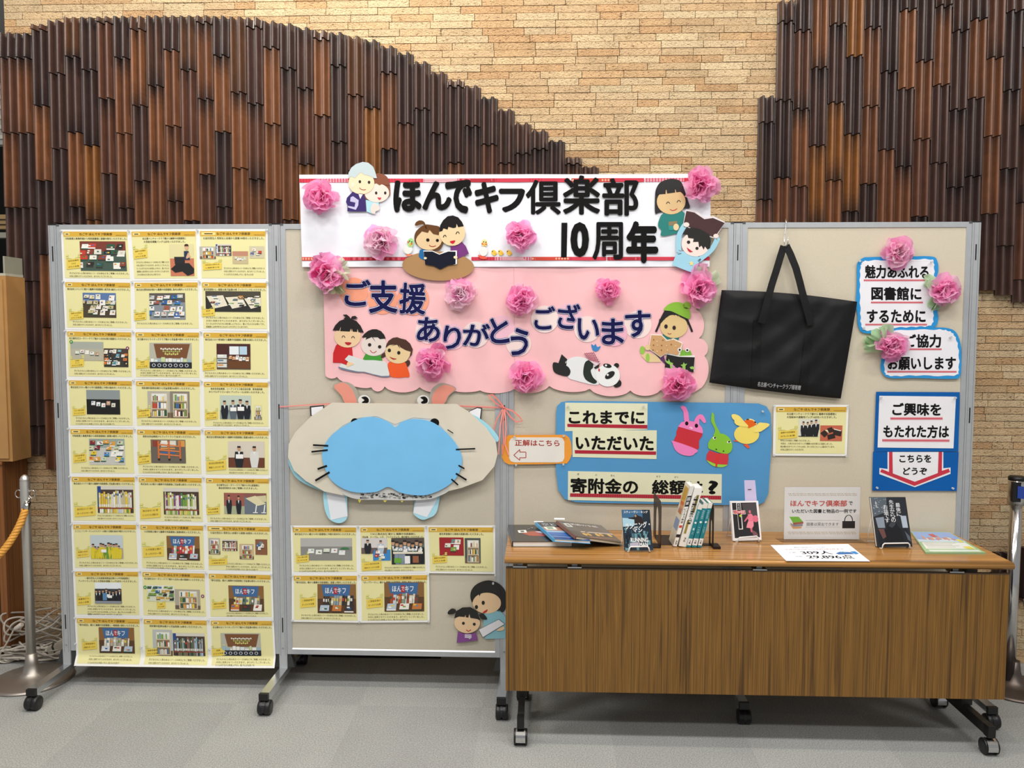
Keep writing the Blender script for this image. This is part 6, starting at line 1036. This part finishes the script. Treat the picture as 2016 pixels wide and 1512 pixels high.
T = Thing('paper_sheet', 'white sheet with donation counts lying flat at the table edge', 'paper'); zz = ZT_+.0012; A_, B_, C__, D_ = [onZ(u, v, zz) for u, v in ((1517, 1073), (1670, 1071), (1713, 1105), (1548, 1104))]
fs_ = lambda s, t, d=0.: (A_*(1-s)+B_*s)*(1-t)+(D_*(1-s)+C__*s)*t+Vector((0, 0, d)); mb = MB().hexa([fs_(0, 1, -.0008), fs_(1, 1, -.0008), fs_(1, 0, -.0008), fs_(0, 0, -.0008), fs_(0, 1), fs_(1, 1), fs_(1, 0), fs_(0, 0)], 'eef0f4'); pr_ = mb; tt = lambda s, x0, y0, x1, y1, c, b: put_text(pr_, s, lambda a, b_: fs_(x0+(x1-x0)*a, y0+(y1-y0)*b_, .0003), c, b)
tt('累計のご協力ありがとうございます', .26, .16, .66, .21, '5a6aa0', 0); tt('平成23年4月から令和3年3月まで', .12, .28, .86, .33, 'b06a7a', 0); tt('309人', .28, .4, .66, .61, '14182c', .018); tt('29,896点', .3, .65, .86, .88, '14182c', .018); tt('人数', .13, .48, .22, .53, '8a8a98', 0); tt('点数', .16, .72, .25, .77, '8a8a98', 0)
for pts, c in (('.7,.56 .78,.46 .9,.5 .92,.6 .72,.62', '3a6aa8'), ('.76,.5 .82,.44 .84,.52', '8ac0dc'), ('.9,.46 .97,.44 1.0,.58 .93,.62', '3a88c8')): P2(pr_, fs_, [(min(.98, a), b) for a, b in pp(pts)], c, .0003)
T.part('sheet', pr_, PAPER); T.done()
T = Thing('picture_board', 'flat blue and green printed board lying at the far end of the table', 'printed board'); zz = ZT_+.006; zp = lambda x, y: (1690+x/4.7037, 960+y/4.7037); A_, B_, C__, D_ = [onZ(*zp(x, y), zz) for x, y in ((485, 405), (840, 412), (1180, 602), (622, 600))]
mb = MB().hexa([fs_(0, 1, -.006), fs_(1, 1, -.006), fs_(1, 0, -.006), fs_(0, 0, -.006), fs_(0, 1), fs_(1, 1), fs_(1, 0), fs_(0, 0)], '8fb08a')
def qq(pts, c, d): P2(mb, fs_, pts, c, d)
qq('0,0 1,0 1,1 0,1', '9cc48a', .0002); qq('.02,.02 .98,.02 .98,.5 .02,.5', '86a6e0', .0003); qq('.02,.4 .3,.44 .7,.4 .98,.46 .98,.52 .02,.52', 'c8dcf0', .0004); qq('.06,.54 .94,.54 .94,.84 .06,.84', 'eef0e8', .0004); qq('.08,.88 .95,.88 .96,.96 .09,.96', 'e4eee4', .0004)
for pts, c in (('.36,.14 .5,.12 .54,.26 .42,.3', 'b8303c'), ('.84,.4 .93,.36 .95,.5 .86,.54', 'e8d840'), ('.76,.74 .9,.72 .92,.84 .78,.84', 'e8dc50')): qq(pts, c, .0006)
R = random.Random(2)
for k in range(12): x = .16+.056*k; y = .3+.05*(k % 2); qq([(x, y), (x+.04, y-.1*(k % 3 == 0)), (x+.05, y+.08), (x+.01, y+.1)], ('e08a3a', 'f0d8a0', 'd86a3a')[k % 3], .0005)
for k in range(4): qq([(.1, .58+.06*k), (.72-.1*(k % 2), .58+.06*k), (.72-.1*(k % 2), .595+.06*k), (.1, .595+.06*k)], '9a9aa0', .0006)
T.part('board', mb, COVER); T.done()
# ================================================================== barriers, cords and cabinets at the ends
def disc_base(T, cx, cy, R_, col): T.part('base', MB().lathe([(R_-.003, 0), (R_, .002), (R_, .006), (R_-.012, .012), (R_*.5, .018), (.06, .024), (.036, .04), (.026, .075), (.0205, .12)], (cx, cy, 0), 48, col), STEEL)
T = Thing('rope_stanchion', 'brushed steel post with round base and rope rings beside the notice board', 'stanchion'); cx, cy = -.178, .03
disc_base(T, cx, cy, .165, 'a8a29a')
T.part('pole', MB().lathe([(.0195, .11), (.0195, .868), (.0185, .874), (.0195, .876), (.0195, .878), (.014, .89), (.006, .897), (0.0001, .899)], (cx, cy, 0), 28, 'd8d6d0'), STEEL)
for s in (-1, 1):
    c_ = Vector((cx+s*.021, cy, .815)); T.part('ring', MB().tube([c_+Vector((s*.013*(1+cos(radians(a)))-s*.004, 0, .017*sin(radians(a)))) for a in range(-160, 161, 20)], .0022, 8, 'd8d6d2'), CHROME)
T.done()
T = Thing('barrier_rope', 'thick yellow orange twisted rope hooked to the steel post', 'rope')
hx_ = onY(57, 985, .03); T.part('hook', MB().tube([hx_+Vector((.006, -.004, .012)), hx_+Vector((.002, -.006, 0)), hx_+Vector((-.004, -.006, -.008))], .003, 8, 'd0d0d0'), CHROME)
P_ = [onY(u, v, .02-.02*k) for k, (u, v) in enumerate(((55, 988), (50, 1004), (40, 1030), (25, 1058), (8, 1082), (-12, 1102), (-40, 1122), (-80, 1140)))]
T.part('ferrule', MB().tube(P_[:2], .0135, 16, 'd4d4d2'), CHROME)
def spl(pts, m):
    out = []
    for i in range(len(pts)-1):
        p0, p1, p2, p3 = pts[max(i-1, 0)], pts[i], pts[i+1], pts[min(i+2, len(pts)-1)]
        for k in range(m): t = k/m; out.append(.5*((2*p1)+(p2-p0)*t+(2*p0-5*p1+4*p2-p3)*t*t+(3*p1-p0-3*p2+p3)*t**3))
    return out+[pts[-1]]
cen = spl(P_[1:], 14); rp = MB(); ln = [0.]
for a, b in zip(cen, cen[1:]): ln.append(ln[-1]+(b-a).length)
for s in range(3):
    path = []
    for i, p in enumerate(cen):
        t = (cen[min(i+1, len(cen)-1)]-cen[max(i-1, 0)]).normalized(); n1 = t.cross(Vector((0, 1, 0))).normalized(); n2 = t.cross(n1); a = ln[i]*150+s*2*pi/3; path.append(p+(n1*cos(a)+n2*sin(a))*.0072)
    rp.tube(path, .0085, 8, 'e0a040')
T.part('rope', rp, CORD); T.done()
T = Thing('belt_barrier', 'chrome barrier post with black cap and blue belt past the table end', 'stanchion'); cx, cy = 4.016, .12
disc_base(T, cx+.02, cy, .155, '6a605a')
T.part('pole', MB().lathe([(.0235, .02), (.0235, .80)], (cx, cy, 0), 28, 'dcdcdc'), CHROME)
T.part('head', MB().lathe([(.034, .79), (.034, .893)], (cx, cy, 0), 28, 'e4e4e4'), CHROME); T.part('cap', MB().lathe([(.033, .893), (.034, .896), (.034, .905), (.03, .911), (.001, .912)], (cx, cy, 0), 28, '141416'), BLACKP)
T.part('belt_slot', MB().box((cx-.036, cy-.037, .808), (cx-.004, cy-.02, .89), '151518'), BLACKP)
T.part('belt', MB().add([(cx-.02, cy-.04, .825), (cx-.02, cy-.04, .876), (cx+.9, cy-.42, .76), (cx+.9, cy-.42, .811)], [(0, 1, 3, 2)], '1f3f98').add([(cx-.02, cy-.0385, .825), (cx-.02, cy-.0385, .876), (cx+.9, cy-.4185, .76), (cx+.9, cy-.4185, .811)], [(2, 3, 1, 0)], '1f3f98'), mat('belt_webbing', .7, bump=.2, bscale=300), label='blue woven belt'); T.done()
# grey cords
R = random.Random(17); HEAP = MB()
for k in range(17):
    z = .012+.011*(k % 6); pts = []; ox, oy = R.uniform(-.36, -.26), R.uniform(.225, .27); a0 = R.uniform(0, 6)
    if k < 12:
        for j in range(13): a = a0+j*.75; pts.append(Vector((ox+R.uniform(.08, .15)*cos(a)*1.05, oy+R.uniform(.03, .07)*sin(a), max(.006, z+R.uniform(-.01, .022)))))
    else:
        for j in range(9): a = a0+j*.8; pts.append(Vector((-.33+.1*cos(a)+.01*j, .27+.05*sin(a*1.3), .05+.1*(.5+.5*sin(a*1.7+k))+.01*(k-8))))
    pts = [Vector((p.x, min(p.y, .192), p.z)) if p.x < -.37 else p for p in pts]
    HEAP.tube(spl(pts, 6), .0042, 7, R.choice(('b4aca0', 'c4bcb0', 'a8a094')), True)
one('extension_cord', 'pale grey cord running along the wall behind the outer board post', 'cord', MB().tube(spl([onY(68, 1222, .3), onY(95, 1224, .31), onY(122, 1232, .32), onY(170, 1248, .33)], 8), .004, 8, 'b4aca0'), CORD, 'grey cords along the wall')
one('extension_cord', 'pale grey cord running along the wall behind the outer board post', 'cord', MB().tube(spl([onY(68, 1243, .3), onY(85, 1238, .31), onY(103, 1233, .32), onY(140, 1250, .33)], 8), .0035, 8, 'b4aca0'), CORD, 'grey cords along the wall')
one('extension_cord', 'pale grey cord looping from the power strip across the steel base', 'cord', MB().tube(spl([Vector((-.24, .2, .05)), Vector((-.17, .19, .03)), Vector((-.1, .21, .04)), Vector((-.05, .27, .09)), Vector((-.02, .34, .15))], 8), .0042, 8, 'bcb4a8'), CORD)
T = Thing('power_strip', 'long grey power strip leaning among the cords behind the board post', 'power strip'); a, b = Vector((-.225, .222, .05)), Vector((-.03, .31, .115)); d = (b-a).normalized(); s = d.cross(Vector((0, 0, 1))).normalized()*.02; u_ = s.cross(d).normalized()*.017; u_ = u_ if u_.z > 0 else -u_
T.part('body', MB().hexa([a+s-u_, a-s-u_, b-s-u_, b+s-u_, a+s+u_, a-s+u_, b-s+u_, b+s+u_], 'a8a294'), BLACKP)
q = a+d*.02; T.part('stripe', MB().hexa([q+s*1.01-u_*1.01, q-s*1.01-u_*1.01, q-s*1.01-u_*1.01+d*.008, q+s*1.01-u_*1.01+d*.008, q+s*1.01+u_*1.01, q-s*1.01+u_*1.01, q-s*1.01+u_*1.01+d*.008, q+s*1.01+u_*1.01+d*.008], '1a1a1a'), BLACKP)
T.part('socket', MB().tube([a-d*.001+u_*.2, a-d*.012+u_*.2], .009, 10, 'b8b2a4'), BLACKP); T.done()
T = Thing('plug', 'cream plug resting high on the cord heap beside the steel post', 'plug'); a, b = onY(27, 1240, .185), onY(44, 1229, .185); T.part('body', MB().tube([a, a+(b-a)*.3, a+(b-a)*.9, b], [.005, .0105, .012, .009], 10, 'd8d0c2'), BLACKP); T.part('lead', MB().tube(spl([a, onY(18, 1258, .187), onY(8, 1275, .187), onY(-2, 1290, .187)], 6), .0038, 8, 'c4bcb0'), CORD); T.done()
one('cord_tangle', 'tangled heap of pale grey cords on the floor behind the steel post', 'cords', HEAP, CORD)['kind'] = 'stuff'
# cabinets beyond the wall's end
WD = wood('cabinet_wood', 'z', '6a3f18', '86522a', '925c2e', .4, 20)
T = Thing('wooden_cabinet', 'brown wood panel cabinet behind the rope post', 'cabinet'); mb = MB().box((-1.3, .205, 0), (-.395, .375, .912), '7a4a20'); T.part('body', mb, WD)
for x in (-.43, -.56, -.69): T.part('groove', MB().box((x-.002, .2035, .02), (x+.002, .206, .9), '2a1608'), BOARDP)
T.part('top', MB().box((-1.3, .195, .912), (-.39, .38, .925), '8a5a2c'), WD); T.done()
T = Thing('beige_cabinet', 'tall beige cabinet standing on the brown cabinet at the picture edge', 'cabinet'); T.part('body', MB().box((-1.2, .2, .926), (-.343, .329, 1.752), 'b88a52'), BOARDP); T.part('door', MB().box((-.8, .192, .94), (-.356, .199, 1.735), 'bc8e56'), BOARDP, [('handle', MB().tube([(-.402, .186, 1.3), (-.402, .186, 1.42)], .006, 8, '6a6a64'), CHROME)]); T.done()
T = Thing('metal_tray', 'pale grey metal tray on top of the beige cabinet', 'tray'); T.part('tray_floor', MB().box((-.8, .21, 1.7535), (-.35, .33, 1.765), 'b8b8a8'), BOARDP); T.part('rim', MB().box((-.36, .21, 1.7655), (-.352, .33, 1.84), '9a9a88'), BOARDP); T.done()
for k, (n, z0, z1, c_) in enumerate((('trim_1', 2.56, 2.9, 'b4b4ac'), ('trim_2', 2.09, 2.17, 'b8996a'), ('trim_3', 2.04, 2.07, 'b0b0a0'))):
    mb = MB().box((-2.6, 1.2, z0), (-.9, 1.25, z1), c_)
    if k == 0:
        for j in range(6): mb.box((-2.6, 1.19, z0+.03+.055*j), (-.9, 1.199, z0+.05+.055*j), 'd8d8d0')
    if k == 1:
        for j in range(2): mb.box((-2.6, 1.192, z0+.022+.028*j), (-.9, 1.199, z0+.026+.028*j), '2a2018')
    struct(n, mb, BOARDP)
